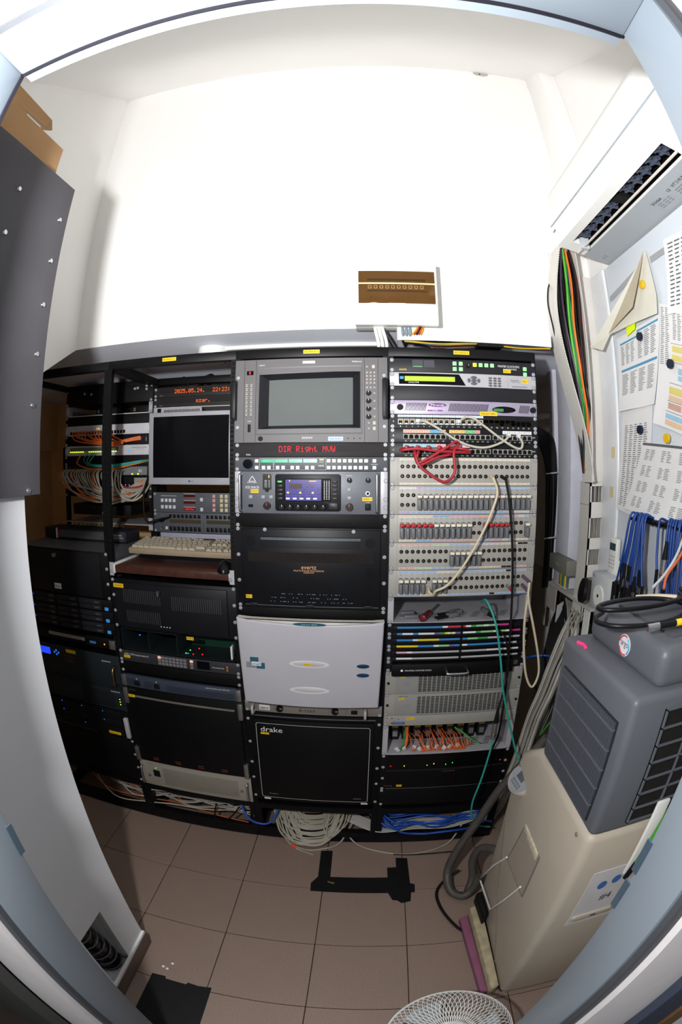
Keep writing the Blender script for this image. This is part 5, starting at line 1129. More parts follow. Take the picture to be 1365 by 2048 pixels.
b.add([(q[2], q[0]+.2, q[1]-1.95) for q in Q], [(0, 1, 2, 3), (0, 3, 4), (0, 4, 6), (4, 5, 6)]); b.build('sheet', M('paper_cream', 'd6d3c6', .8, 0, .03), t)
b = MB(); Q2 = [(-.382, 2.181, -.003), (-.30, 2.02, -.03), (-.13, 1.978, -.033)]; b.add([(q[2]-.004, q[0]+.2, q[1]-1.95) for q in Q2], [(0, 1, 2)]); b.build('folded_flap', M('paper_buff', 'b9ae98', .8, 0, .05), t)
MAG = {'yellow': M('magnet_yellow', 'e0b818', .35), 'dark blue': M('magnet_navy', '1a2438', .35)}
for (y, zz), c, lb in (((-.341, 2.083), 'yellow', 'on the folded yellowed sheet'), ((-.282, 1.937), 'dark blue', 'on the sheet with blue-headed tables'), ((-.438, 1.825), 'dark blue', 'on the long sheet with coloured blocks'), ((-.246, 1.663), 'dark blue', 'on the sheet of narrow number columns'), ((-.399, 1.631), 'yellow', 'at the top of the wiring diagrams sheet')):
    x = .737 if 'long' in lb or 'wiring' in lb else .743
    q = MB().cyl((x, y, zz), (x-.008, y, zz), .0135, 18, .0125).build('magnet', MAG[c], smooth=40); tag(q, 'round %s magnet %s' % (c, lb), 'magnet')
q = MB().add([(.741, -.205, 1.985), (.741, -.265, 1.995), (.739, -.262, 1.965), (.740, -.208, 1.955)], [(0,1,2,3)]).add([(.7415, -.205, 1.985), (.7415, -.265, 1.995), (.7395, -.262, 1.965), (.7405, -.208, 1.955)], [(3,2,1,0)]).build('sticky_note', M('note_lime', 'd6e800', .6, emit='d6e800', es=.15)); tag(q, 'small lime sticky note at the top of the blue-headed tables', 'note')
t = thing('cable_hanger', 'black slotted hanger rail carrying the blue patch cords', 'hanger', (.756, -.26, 1.40))
MB().box(-.05, 0, -.5, 0, 0, .012).build('rail', BLK, t, bev=.002)
for i in range(24): MB().box(-.062, -.05, -.012-i*.0205, -.004-i*.0205, .002, .010).build('tooth', BLK, t)
BLU = M('cord_blue', '143f8a', .4, 0, .1)
for i in range(30):
    if i < 14: y0 = -.275-.006*i; y1 = -.235-.010*i; z1 = 1.17+random.uniform(-.03, .05)
    elif i == 14: y0, y1, z1 = -.345, -.385, 1.17
    elif i == 15: y0, y1, z1 = -.43, -.45, 1.23
    else: y0 = -.45-.012*(i-15); y1 = -.46-.013*(i-15); z1 = 1.16+random.uniform(-.04, .06)
    xx = .703-random.uniform(0, .012)
    t = thing('patch_cable', 'blue patch cord with a small jack plug hanging from the black rail', 'cable', (xx, y0, 1.405), group='blue patch cords on the hanger rail')
    e = Vector((-.01, y1-y0, z1-1.405)); MB().tube([(.03, 0, .01), (0, 0, .012), (-.008, (y1-y0)*.45, (z1-1.405)*.4), e+Vector((0, 0, .06))], .0036, 7, 6).build('cord', BLU, t, smooth=60)
    MB().cyl(e+Vector((0, 0, .065)), e+Vector((0, 0, .02)), .0052, 8).build('sleeve', M('sleeve_red', '9a1f28', .4) if i == 9 else RUB, t, smooth=40); MB().cyl(e+Vector((0, 0, .02)), e, .0028, 8).build('tip', CHR, t, smooth=40)
t = xlr('cable_connector', 'silver and black microphone connector hanging among the blue cords', (.69, -.47, 1.27), (.69, -.475, 1.37), .011)
# remote control, socket
t = thing('remote_control', 'white remote control in a holder on the corner post', 'remote control', (.745, -.115, 1.215))
MB().box(-.018, .0, -.025, .028, 0, .11).build('body', WPL, t, bev=.006, seg=3); MB().box(-.0195, -.018, -.018, .02, .072, .095).build('screen', M('lcd_slate', '3c4a58', .25), t)
for i in range(3):
    for j in range(4): MB().ell(0, 0, .004, .003, -.001, 0, 10).build('key', M('key_grey', 'a9adb3', .5), t, (-.018, -.014+i*.014, .016+j*.012)).rotation_euler = (0, 0, math.radians(-90))
MB().box(-.016, .002, -.032, .034, -.006, .04).build('holder', WPL, t, bev=.004)
t = thing('power_socket', 'grey-white industrial socket with an open round black lid', 'socket', (.762, -.10, 1.09))
MB().box(-.075, -.001, -.09, .05, 0, .12).build('box', M('socket_grey', 'c4c8cc', .4), t, bev=.006); MB().cyl((-.076, -.02, .05), (-.081, -.02, .05), .035, 24).build('socket_face', WPL, t, smooth=40); MB().cyl((-.081, -.02, .05), (-.0815, -.02, .05), .006, 10).build('pin_hole', DARK, t)
q = MB().cyl((-.095, .055, .05), (-.108, .058, .052), .044, 26, .041).build('round_lid', RUB, t, bev=.002); txt(q, 'EEI', 0, 0, .02, .008, M('socket_blue', '3f73b8', .4), 0, Matrix.Translation((-.0755, .03, .108)) @ Matrix.Rotation(math.radians(-90), 4, 'Z'))
t = MB().box(.69, .7615, -.272, -.192, 1.085, 1.205).build('black_box', BLK, bev=.003); tag(t, 'small black box on the wall beside the socket', 'box')
# dado trunking, vertical trunking and connector on the wall inside the niche
t = thing('dado_trunking', 'grey dado trunking along the wall beside the rack, its front torn open', 'trunking', (.69, -.06, .94))
DG = M('trunking_grey', 'b4b0ac', .5, 0, .03)
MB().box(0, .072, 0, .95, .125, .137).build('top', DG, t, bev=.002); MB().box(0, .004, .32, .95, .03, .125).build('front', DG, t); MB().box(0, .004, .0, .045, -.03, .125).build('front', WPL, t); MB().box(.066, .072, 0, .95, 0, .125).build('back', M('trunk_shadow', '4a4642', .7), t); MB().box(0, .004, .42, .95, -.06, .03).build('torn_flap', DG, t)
t = thing('vertical_trunking', 'wide white vertical trunking on the niche wall above the dado', 'trunking', (.70, .20, 1.08)); MB().box(0, .062, 0, .13, 0, .92).build('body', M('trunk_lilac_white', 'cfd0dc', .45), t, bev=.002)
t = thing('vertical_trunking', 'narrow white vertical trunking next to the black cable bundle', 'trunking', (.705, .38, 1.08)); MB().box(0, .057, 0, .05, 0, .93).build('body', M('trunk_lilac_white', 'cfd0dc', .45), t, bev=.002); MB().box(-.001, 0, .02, .022, 0, .93).build('joint', LINE, t)
t = thing('data_connector', 'grey hooded data connector with a strip of coloured wires', 'connector', (.655, .10, 1.155)); MB().box(0, .04, 0, .18, 0, .058).build('hood', M('hood_grey', '75736c', .5), t, bev=.004); txt(t, 'n/b', 0, 0, .03, .014, M('hood_print', 'b0aea6', .6), 0, Matrix.Translation((-.0006, .09, .032)) @ Matrix.Rotation(math.radians(-90), 4, 'Z'))
for i, c in enumerate(('c8b030', '2a68b8', '3a8a4a', 'c8b030', 'b04030')): MB().box(.006, .012, .02+i*.012, .030+i*.012, -.045, 0).build('wire', M('wire_c'+c, c, .5), t)
# ---------------------------------------------------------------- rack cables
CR = M('cord_cream', 'cdbfa4', .45, 0, .05); CG = M('cord_pale', 'b9b4a6', .5, 0, .05); CT = M('cord_teal', '2a9a8c', .45); CRD = M('cord_red', 'a01c2a', .45); COR = M('fibre_orange', 'e06a2a', .45); 
b_ = lambda k, i, q: (JX(i), 0, ZR-(7+(k-1)*2+2)*U+(J1, J2)[q])
def jplug(x, zz, mat, label, d=(0, -.03, -.006)):
    t = thing('jack_plug', label, 'plug', (x, -.004, zz)); MB().cyl((0, 0, 0), d, .0062, 12, .0048).build('body', mat, t, smooth=40); return t
x, _, zz = b_(1, 16, 1); jplug(x, zz, CR, 'cream jack plug in the top jack field')
x2, _, z2 = b_(5, 5, 1); jplug(x2, z2, CR, 'cream jack plug low on the bottom jack field')
cable('patch_cable', 'cream patch cord swinging across the jack fields', [(x, -.034, zz-.006), (x+.008, -.05, zz-.04), (.322, -.06, 1.44), (.288, -.062, 1.356), (.229, -.062, 1.248), (.18, -.06, 1.185), (.145, -.055, 1.165), (x2+.012, -.045, z2-.012), (x2, -.034, z2-.006)], .0042, CR, n=8)
x, _, zz = b_(1, 18, 1); jplug(x, zz, RUB, 'black jack plug beside the cream one in the top jack field', (.004, -.034, -.008))
cable('patch_cable', 'long black cord hanging straight down the jack fields', [(x+.004, -.036, zz-.008), (.37, -.05, 1.45), (.384, -.052, 1.33), (.395, -.052, 1.18), (.402, -.055, 1.0), (.41, -.055, .80), (.412, -.05, .62), (.40, -.03, .52)], .004, RUB, n=8)
VIO = M('plug_violet', '5e4660', .4)
xa, _, za = b_(5, 23, 0); xb, _, zb = b_(5, 23, 1); jplug(xa, za, VIO, 'upper violet jack plug at the end of the bottom jack field', (.010, -.04, -.012)); jplug(xb, zb, VIO, 'lower violet jack plug at the end of the bottom jack field', (.010, -.04, -.014))
cable('patch_cable', 'cream cord hanging in a long loop from the violet plugs', [(xa+.010, -.044, za-.012), (.452, -.06, 1.13), (.478, -.07, 1.03), (.505, -.075, .93), (.515, -.078, .86), (.497, -.08, .815), (.47, -.078, .86), (.452, -.072, .95), (.444, -.066, 1.06), (xb+.010, -.044, zb-.014)], .0042, CR, n=8)
x, _, zz = b_(5, 20, 1); t = jplug(x, zz, CHR, 'short silver and red jack plug on the bottom jack field', (.003, -.018, -.004)); MB().cyl((.003, -.018, -.004), (.005, -.03, -.008), .0045, 10).build('red_end', CRD, t, smooth=40)
cable('network_cable', 'pale network cord drooping from row A to row B', [(.087, -.012, 1.687), (.105, -.035, 1.684), (.14, -.04, 1.666), (.202, -.04, 1.628), (.25, -.04, 1.610), (.297, -.04, 1.607), (.345, -.038, 1.622), (.371, -.03, 1.639), (.378, -.01, 1.647)], .0038, CG, n=8)
cable('network_cable', 'pale network cord arching from row A down past row C', [(.215, -.012, 1.687), (.234, -.035, 1.699), (.258, -.04, 1.695), (.282, -.04, 1.679), (.346, -.04, 1.634), (.39, -.04, 1.609), (.413, -.038, 1.606), (.42, -.03, 1.625), (.412, -.01, 1.647)], .0038, CG, n=8)
for i, (x, zz) in enumerate(((.087, 1.687), (.215, 1.687), (.378, 1.645), (.412, 1.645))): tag(MB().box(x-.006, x+.006, -.022, -.003, zz-.005, zz+.005).build('network_plug', M('plug_clear', 'c9ccd0', .3), bev=.001), 'clear network plug on a pale network cord', 'plug', 'clear network plugs')
for i, P in enumerate([[(.045, -.01, 1.603), (.03, -.05, 1.596), (.08, -.06, 1.60), (.15, -.06, 1.593), (.24, -.05, 1.592), (.21, -.06, 1.602), (.17, -.02, 1.603)],
    [(.07, -.01, 1.606), (.072, -.05, 1.59), (.085, -.06, 1.55), (.13, -.062, 1.515), (.165, -.062, 1.502), (.193, -.06, 1.53), (.19, -.058, 1.59), (.205, -.05, 1.613), (.195, -.06, 1.622), (.16, -.06, 1.60), (.10, -.058, 1.565), (.078, -.055, 1.56), (.082, -.05, 1.59), (.09, -.01, 1.606)],
    [(.15, -.01, 1.605), (.16, -.04, 1.597), (.18, -.05, 1.585), (.14, -.055, 1.575), (.09, -.055, 1.553), (.075, -.05, 1.57), (.072, -.03, 1.60), (.06, -.01, 1.604)]]):
    cable('network_cable', ['red cord lying flat across patch panel row C', 'red cord looping down over the top jack field', 'red cord knotted behind the other two'][i], P, .0045, CRD, 'red cords on row C', n=8)
for i in range(4): tag(MB().box(.05+i*.034-.005, .05+i*.034+.005, -.024, -.004, 1.598, 1.612).build('network_plug', CRD, bev=.002), 'red booted network plug in patch panel row C', 'plug', 'red plugs in row C')
cable('patch_cable', 'teal cable hanging from the tray to the portable cooler', [(.313, .02, 1.10), (.318, -.03, 1.12), (.345, -.07, 1.05), (.368, -.09, .93), (.385, -.1, .83), (.424, -.1, .70), (.47, -.12, .56), (.52, -.16, .44)], .0036, CT, n=8)
t = xlr('cable_connector', 'silver and black audio connector hanging over the fibre tray', (.381, -.09, .62), (.382, -.09, .745), .0105)
cable('patch_cable', 'teal cable curling from the hanging connector to the floor', [(.381, -.09, .62), (.374, -.1, .56), (.355, -.12, .45), (.337, -.13, .35), (.345, -.13, .27), (.38, -.12, .20), (.44, -.10, .16)], .0036, CT, n=8)
cable('patch_cable', 'thin black cable slanting from the upper tray to the hanging connector', [(.352, -.03, 1.028), (.385, -.05, 1.0), (.402, -.06, .93), (.405, -.07, .87), (.392, -.085, .80), (.382, -.09, .745)], .0034, RUB)
for i in range(9): cable('trunk_cable', 'thick black cable arching out of the rack to the narrow trunking', [(.47, .16+.01*i, 1.66+.006*i), (.55, .24, 1.665+.005*i), (.62+.006*i, .33, 1.63+.004*i), (.655+.005*i, .35, 1.54), (.66+.005*i, .352+.004*(i % 3), 1.40), (.665+.004*i, .352+.004*(i % 3), 1.22), (.668+.004*i, .36, 1.05)], .0055, RUB, 'black cables beside the narrow trunking', n=7)
for zz in (1.52, 1.26): tag(MB().tube([(.648, .335, zz), (.68, .328, zz+.004), (.71, .335, zz+.006), (.71, .368, zz+.004), (.66, .372, zz), (.648, .335, zz)], .003, 6, 4).build('cable_tie', M('tie_grey', 'a0a4aa', .4), smooth=60), 'grey tie around the black cables by the trunking', 'cable tie', 'ties on the black cables')
# fibre tray contents
zt = ZR-31*U+.004
for i in range(9):
    x = .05+i*.042
    t = thing('fibre_module', 'black fibre module with a yellow tag standing at the back of the lower tray', 'module', (x, .10, zt), group='modules in the lower tray'); MB().box(-.015, .015, 0, .12, 0, .07).build('case', BLK2, t, bev=.002); MB().box(-.012, .012, -.0008, 0, .058, .068).build('yellow_tag', M('tag_ochre', 'b09020', .5), t); MB().box(-.009, .009, -.008, 0, .02, .045).build('port', STEEL, t)
for i in range(20):
    x = .085+.0105*i+random.uniform(-.01, .01); a = random.uniform(.02, .05)
    cable('fibre_lead', 'thin orange fibre lead looping in the lower tray', [(x, .09, zt+.045+random.uniform(-.01, .02)), (x+.01, .05, zt+.05), (x+a*.6, .01, zt+.03), (x+a, .0, zt+.012), (x+a*.6, .012, zt+.006), (x+.02+a*1.3, .03, zt+.008), (x+.03+a, .06, zt+.02)], .0016, COR, 'orange fibre leads in the lower tray', n=5)
for i in range(9):
    x = .06+.027*i+random.uniform(-.006, .006); q = MB().box(-.007, .007, -.002, .002, -.012, .012).build('fibre_tag', PAPER, loc=(x, .004+.006*(i % 3), zt+.016), bev=.0008); q.rotation_euler = (.3, random.uniform(-.6, .6), random.uniform(-.5, .5)); tag(q, 'white paper tag on a fibre lead in the lower tray', 'tag', 'white tags in the lower tray')
cable('green_wire', 'green wire with a white tag at the end of the lower tray', [(.06, .01, zt+.008), (.075, .02, zt+.03), (.085, .06, zt+.06), (.09, .1, zt+.07)], .003, M('wire_green', '2f9a3c', .5)); cable('green_wire', 'green wire reaching towards the hanging connector', [(.27, .06, zt+.075), (.30, .03, zt+.065), (.33, .01, zt+.045), (.36, 0, zt+.03)], .003, M('wire_green', '2f9a3c', .5)); cable('plug_lead', 'orange booted lead rising in the lower tray', [(.085, .02, zt+.02), (.09, .03, zt+.05), (.092, .07, zt+.08)], .0055, COR)
# rack 1 hanging cables
for i in range(13):
    x = -1.41+.018*i; e = -1.04+.004*random.uniform(-1, 1); dz = random.uniform(0, .018)
    cable('fibre_lead', 'orange fibre lead sweeping across the white switch', [(x, .397, 1.705), (x+.01, .365, 1.70), (x+.05, .335, 1.675-dz), ((x+e)/2+.03, .325, 1.652-dz), (e-.08, .345, 1.655-dz*.5), (e, .39, 1.663+.001*i)], .0034, COR, 'orange fibre leads on the rear rails')
GC = M('network_grey', 'aba596', .5, 0, .06)
for i in range(28):
    x = -1.455+.0125*i+random.uniform(-.004, .004); e = -1.045+.045*(i/28)+random.uniform(-.006, .006); dr = random.uniform(.02, .085)
    m = COR if i in (0, 6, 15, 21) else GC; xm = (x+e)/2
    cable('network_cable', ('orange' if m is COR else 'grey')+' network cable sagging in the thick bundle on the rear rails', [(x, .397, 1.532), (x-.004, .36, 1.528), (x+.008, .325, 1.505), (x+(e-x)*.2, .302+.02*random.random(), 1.478-dr*.6), (x+(e-x)*.55, .298+.03*random.random(), 1.465-dr), (x+(e-x)*.85, .33+.02*random.random(), 1.462-dr*.55), (e, .372, 1.474), (e+.004, .397, 1.482+random.uniform(-.004, .012))], .0036, m, ('orange' if m is COR else 'grey')+' network cables in the thick bundle')
cable('network_cable', 'grey network cable hanging lowest in a long loop below the bundle', [(-1.13, .33, 1.53), (-1.12, .30, 1.47), (-1.08, .29, 1.42), (-1.03, .30, 1.405), (-.995, .33, 1.43), (-.985, .385, 1.475)], .0045, GC, n=8)
cable('network_cable', 'red network cable under the grey bundle', [(-1.13, .33, 1.485), (-1.09, .32, 1.462), (-1.04, .33, 1.458), (-.99, .385, 1.47)], .0036, CRD)
for i in range(3): cable('fibre_lead', 'teal fibre lead crossing below the router switch', [(-1.33+.025*i, .395, 1.605), (-1.33+.02*i, .36, 1.575), (-1.27, .335, 1.548+.004*i), (-1.15, .33, 1.545+.004*i), (-1.04, .36, 1.562+.003*i), (-.995, .392, 1.573)], .0026, CT, 'teal fibre leads on the rear rails')
cable('fibre_lead', 'orange fibre lead following the teal leads', [(-1.37, .395, 1.60), (-1.36, .35, 1.56), (-1.27, .33, 1.537), (-1.15, .33, 1.537), (-1.05, .36, 1.556), (-1.0, .392, 1.57)], .0034, COR)
cable('power_lead', 'black power lead looping beside the flat monitor', [(-.985, .36, 1.50), (-.992, .33, 1.44), (-.99, .32, 1.36), (-.975, .32, 1.315), (-.94, .33, 1.322), (-.90, .385, 1.33)], .0045, RUB, n=7)
t = MB().box(-1.85, -1.72, .88, .949, 1.48, 1.66).build('junction_box', BLK, bev=.006); tag(t, 'dark box with wires on the niche wall behind the racks', 'box')
# cables under the racks
pal = [('a8a49a', 'grey'), ('c4602c', 'orange'), ('2f8f7c', 'teal'), ('c9c6c0', 'white'), ('4a4a78', 'violet-blue'), ('a83838', 'red')]
for i in range(64):
    c, nm = pal[[0,1,0,3,0,2,0,1,3,4,0,1,0,5][i % 14]]
    y = random.uniform(.03, .22); x0 = -1.40+random.uniform(0, .25); zl = .075+.07*random.random()
    P = [(x0, y+.05, .15+random.uniform(-.03, .03))]
    for k in range(1, 6): P.append((x0+(-.52-x0)*k/5+random.uniform(-.02, .02), y+random.uniform(-.045, .045), zl+random.uniform(-.012, .04)))
    cable('floor_cable', '%s cable in the tangle under the racks beside the partition' % nm, P, random.choice((.0028, .0034)), M('floor_'+nm, c, .5), '%s cables in the tangle under the racks' % nm, n=5, res=5)
for i in range(46):
    a = random.uniform(.85, 1.12); x0 = -.455+random.uniform(0, .09); x1 = -.12+random.uniform(-.09, .02); dp = random.random()
    yf = .10-.15*dp; zl = .12-.095*dp
    cable('network_cable', 'grey network cable in the coil bulging over the base rail', [(x0, .16, .165), (x0+.015, .10, .15-.02*dp), (x0+.06, yf+.02, zl+.02), (-.30+random.uniform(-.02, .02), yf-.015, zl), (-.21, yf, zl+.005), (x1-.02, yf+.06, zl+.05), (x1, .15, .165)], .0034, GC, 'grey network cables coiled under the rack', n=6)
cable('network_cable', 'grey network cable end with a red sleeve trailing on the floor', [(-.42, .10, .10), (-.40, .02, .05), (-.36, -.04, .012), (-.31, -.075, .005), (-.25, -.10, .005)], .0036, GC); tag(MB().cyl((-.345, -.052, .011), (-.325, -.067, .008), .005, 10).build('red_sleeve', M('sleeve_hot_red', 'e03020', .4, emit='d02818', es=.3), smooth=40), 'bright red sleeve on the trailing cable end', 'cable sleeve')
cable('network_cable', 'grey network cable looping furthest out onto the floor tiles', [(-.40, .06, .06), (-.36, -.03, .015), (-.29, -.07, .005), (-.22, -.06, .005), (-.15, -.02, .012), (-.10, .06, .08)], .0036, GC)
cable('network_cable', 'long grey network cable lying in a wide arc on the floor', [(-.14, .03, .06), (-.08, -.02, .008), (.0, -.06, .005), (.1, -.085, .005), (.2, -.075, .005), (.3, -.03, .008), (.36, .03, .07)], .0036, GC)
for i in range(22):
    y = random.uniform(.0, .2); zl = random.uniform(.075, .165); x0 = -.12+random.uniform(0, .12); sag = random.uniform(0, .03)
    P = [(x0, y+.05, .17)]+[(x0+(.45-x0)*k/5+random.uniform(-.02, .02), y-sag*(2 if k in (2, 3) else 1)+random.uniform(-.02, .02), zl+random.uniform(-.02, .02)) for k in range(1, 6)]
    cable('network_cable', 'royal blue network cable in the bundle under the rack with the jack fields', P, .0048, M('cable_royal_blue', '1c4fae', .4, 0, .1), 'royal blue cables under the rack', n=6)
cable('network_cable', 'royal blue network cable crossing below the pale grille unit', [(-.56, .02, .19), (-.53, -.015, .13), (-.48, -.02, .10), (-.43, -.01, .11), (-.40, .03, .17)], .0048, M('cable_royal_blue', '1c4fae', .4, 0, .1), n=7)
for i in range(8): cable('floor_cable', 'pale cable lying under the royal blue bundle', [(-.13, .06+.01*i, .09), (0, .0+.01*i, .072), (.15, .01+.01*i, .078), (.3, .0+.01*i, .085), (.43, .02+.01*i, .11)], .003, M('floor_white', 'c9c6c0', .5), 'pale cables under the blue bundle', n=5)
cable('black_loop', 'black cable looped over the cable tangle by the foot post', [(-.66, .0, .17), (-.67, -.018, .10), (-.64, -.02, .075), (-.60, -.012, .11), (-.56, .0, .17)], .0036, RUB)
# cables beside the rack with the jack fields
side = [('131316', 'black'), ('8d8880', 'grey'), ('c4c2be', 'white'), ('1c7a3c', 'green'), ('8f8a80', 'grey'), ('131316', 'black'), ('20242c', 'slate'), ('8d8880', 'grey')]
for i in range(56):
    c, nm = side[i % 8]; f_ = random.random(); g_ = random.uniform(-.02, .02)
    cable('riser_cable', '%s cable sweeping down from the torn trunking behind the cooler' % nm, [(.705+.03*f_, .0+.25*random.random(), 1.03), (.66+.05*f_, .06+g_, .95), (.60+.09*f_, .02+.05*f_+g_, .80), (.555+.10*f_, .01+.05*f_, .62), (.515+.10*f_, .02+.06*f_, .42), (.50+.10*f_, .04+.08*f_, .22), (.47+.12*f_, .08+.1*f_, .06)], random.choice((.0035, .0045, .0055)), M('riser_'+nm, c, .5), '%s cables sweeping down behind the cooler' % nm, n=6, res=5)
for i in range(14): cable('riser_cable', 'pale flat cable hanging straight in a sheaf below the trunking', [(.66+.004*i, .16+.004*i, 1.03), (.655+.004*i, .155, .9), (.645+.004*i, .15, .75), (.64+.004*i, .15, .6)], .0035, M('riser_pale', 'b4b2b0', .5), 'pale cables in the hanging sheaf', n=5)
for i in range(5): cable('lime_cable', 'lime green cable slipping down behind the cooler', [(.73, .0+.006*i, 1.0), (.71, -.03, .9), (.68+.004*i, -.05, .78), (.64, -.03, .66), (.60, .0, .55)], .003, M('riser_lime', '2f9a3a', .5), 'lime cables behind the cooler', n=5)
for i in range(18):
    c, nm = [('9a958c', 'taupe'), ('b9b6b0', 'pale grey'), ('86817a', 'dull grey')][i % 3]; q = random.uniform(-.022, .03); yy = random.uniform(-.035, .0)
    cable('riser_cable', '%s cable lying in front of the others beside the rack' % nm, [(.712, .04+.01*i, 1.045), (.645+q, .015+yy, .975), (.603+q, yy, .86), (.577+q*.9, yy, .75), (.548+q*.8, yy, .64), (.524+q*.8, yy, .44), (.50+q, .02, .2), (.48+q, .06, .05)], random.choice((.0032, .004)), M('riser_'+nm, c, .5), '%s cables beside the rack' % nm, n=6, res=6)
for i in range(12): cable('riser_cable', 'thick black cable spilling out of the torn dado trunking', [(.715, .10+.014*i, 1.055), (.705, .10+.012*i, 1.02), (.685-.003*i, .09+.008*i, .96), (.655-.004*i, .05+.006*i, .86), (.61-.003*i, .03+.004*i, .70), (.57, .04, .50)], .0062, RUB, 'thick black cables spilling from the trunking', n=7)
cable('blue_tie', 'blue cable strap pulled across to the riser cables', [(.485, .03, .88), (.55, .05, .875), (.60, .03, .875), (.63, .0, .85), (.67, -.01, .84)], .004, M('cable_royal_blue', '1c4fae', .4, 0, .1))
t = MB().box(.52, .56, .30, .31, 0, 1.25).build('cardboard_strip', M('cardboard_dark', '9a7448', .85, 0, .06), bev=.001); tag(t, 'upright strip of brown board standing behind the rack edge', 'board')
# ---------------------------------------------------------------- portable cooler
BG = M('cooler_beige', 'b3a99a', .5, 0, .06, 4, bump=.08); CGY = M('cooler_grey', '5c5f66', .45, 0, .05, 6); CDK = M('cooler_louvre_dark', '2b2d31', .5)
t = thing('portable_cooler', 'tall portable cooler, beige below and grey louvred above, on castors', 'air cooler', (.37, -.885, 0))
b = MB(); b.prism([(.0, .035), (.505, .035), (.505, .70), (.47, .785), (.36, .86), (.0, .86)], .0, .37, 'X'); b.build('body', BG, t, bev=.022, seg=3)
b = MB().box(.0, .37, .0, .34, .862, 1.185); b.build('upper_housing', CGY, t, bev=.014, seg=3)
MB().box(.055, .37, .018, .325, 1.18, 1.262).build('lid', CGY, t, bev=.022, seg=3); MB().box(.10, .34, .06, .28, 1.256, 1.268).build('lid_recess', M('cooler_grey_dark', '4a4d53', .5), t, bev=.004)
# louvre on the face towards the racks
MB().box(-.003, .0, .035, .305, .885, 1.125).build('louvre_well', CDK, t)
lm = shared('louvre', lambda: MB().box(-.008, -.001, -.0022, .0022, .888, 1.122).mesh('louvre_slat', M('cooler_louvre', '4b4e55', .45)))
for i in range(30): link('louvre_slat', lm, t, (0, .042+i*.0088, 0))
for j in range(5): MB().box(-.0095, -.002, .037, .303, .926+j*.045, .929+j*.045).build('louvre_bar', CGY, t)
# filter grid on the side that faces the door
MB().box(.075, .352, -.003, 0, .885, 1.155).build('filter', M('filter_black', '1c1a19', .9, 0, .3, 200, bump=.3), t)
for i in range(5): MB().box(.075+i*.0685, .078+i*.0685, -.008, 0, .885, 1.155).build('filter_bar', CGY, t)
for j in range(8): MB().box(.075, .352, -.008, 0, .885+j*.0382, .888+j*.0382).build('filter_bar', CGY, t)
# access panel, display pod, wire clip
ap = MB().add([(-.0015, .175, .44), (-.0015, .36, .42), (-.0015, .315, .615), (-.0015, .17, .63)], [(0,3,2,1)]).build('access_panel', M('cooler_beige_panel', 'a69c8e', .5, 0, .06, 4), t); MB().box(-.004, .001, .185, .315, .60, .628).build('panel_grip', M('worn_cream', 'c9bda6', .6, 0, .25, 60), t, bev=.003)
for a, c in (((.175, .44), (.36, .42)), ((.36, .42), (.315, .615)), ((.17, .63), (.175, .44))): MB().tube([(-.002, a[0], a[1]), (-.002, c[0], c[1])], .0018, 6, 1).build('panel_groove', M('groove_brown', '6e665c', .6), t)
pod = lathe([(0, 0), (.046, 0), (.052, -.01), (.050, -.03), (.040, -.07), (.02, -.10), (0, -.11)]).build('control_pod', M('pod_beige', 'bdb3a4', .35), t, (-.004, .425, .715), smooth=50); pod.rotation_euler = (math.radians(12), math.radians(-52), 0)
dsp = lathe([(0, .0025), (.043, .0022), (.045, 0)], 24).build('control_face', M('pod_grey', '8a8d92', .4), pod); MB().box(-.006, .024, -.016, .018, .0024, .0036).build('control_screen', M('lcd_dark_grey', '4e5256', .3), dsp)
for i in range(2):
    for j in range(4): MB().box(-.028+i*.009, -.022+i*.009, -.024+j*.012, -.015+j*.012, .0024, .0034).build('control_key', M('key_mid', '6b6e74', .4), dsp)
MB().tube([(-.003, .365, .425), (-.006, .44, .30), (-.008, .52, .13), (-.008, .515, .125), (-.008, .33, .16), (-.006, .26, .32), (-.003, .205, .455)], .0035, 7, 1, smooth=False).build('wire_clip', WPL, t, smooth=60)
MB().tube([(-.001, .47, .50), (-.001, .35, .27), (-.001, .14, .06)], .0022, 6, 6).build('body_seam', M('groove_brown', '6e665c', .6), t)
for y, zz in ((.05, .83), (.46, .74)): MB().cyl((.001, y, zz), (-.003, y, zz), .006, 12).build('screw_cap', M('cap_taupe', '8a8072', .5), t, smooth=40)
MB().box(.06, .21, -.002, .001, .49, .72).build('side_notice', M('notice_white', 'c4c2c4', .6), t); txt(t, '#4', .13, .60, .03, .03, INK, -.0026)
for x in (.10, .135, .165): MB().ell(x, .66+(x-.1)*.25, .012, .016, -.0026, -.002, 12).build('blue_drop', M('drop_blue', '3a6aa8', .5), t)
MB().rrect(.12, .525, .11, .022, .01, -.008, .001).build('side_handle', BG, t, bev=.002); MB().box(.115, .13, -.0085, -.008, .522, .527).build('handle_slot', INK, t)
lg = MB().cyl((.0, 0, 0), (-.0012, 0, 0), .022, 24).build('round_logo', M('logo_white', 'e0e0e4', .5), t, (.0545, .155, 1.222)); lg.rotation_euler = (0, 0, 0)
txt(lg, 'argo', 0, 0, .03, .013, M('logo_charcoal', '3a3c42', .5), 0, Matrix.Translation((-.0016, 0, 0)) @ Matrix.Rotation(math.radians(-90), 4, 'Z'))
for a0, c in ((.2, 'c83040'), (2.2, '3a9ac8'), (4.2, 'c83040')): MB().tube([(-.0014, .019*math.cos(a0+k*.35), .019*math.sin(a0+k*.35)) for k in range(6)], .0016, 5, 2).build('logo_arc', M('arc_'+c, c, .5), lg)
MB().tube([(.012, .285, 1.1865), (.018, .265, 1.1865), (.015, .25, 1.1865)], .004, 6, 4).build('pink_mark', M('marker_pink', 'ff2f80', .6, emit='ff2070', es=.3), t)
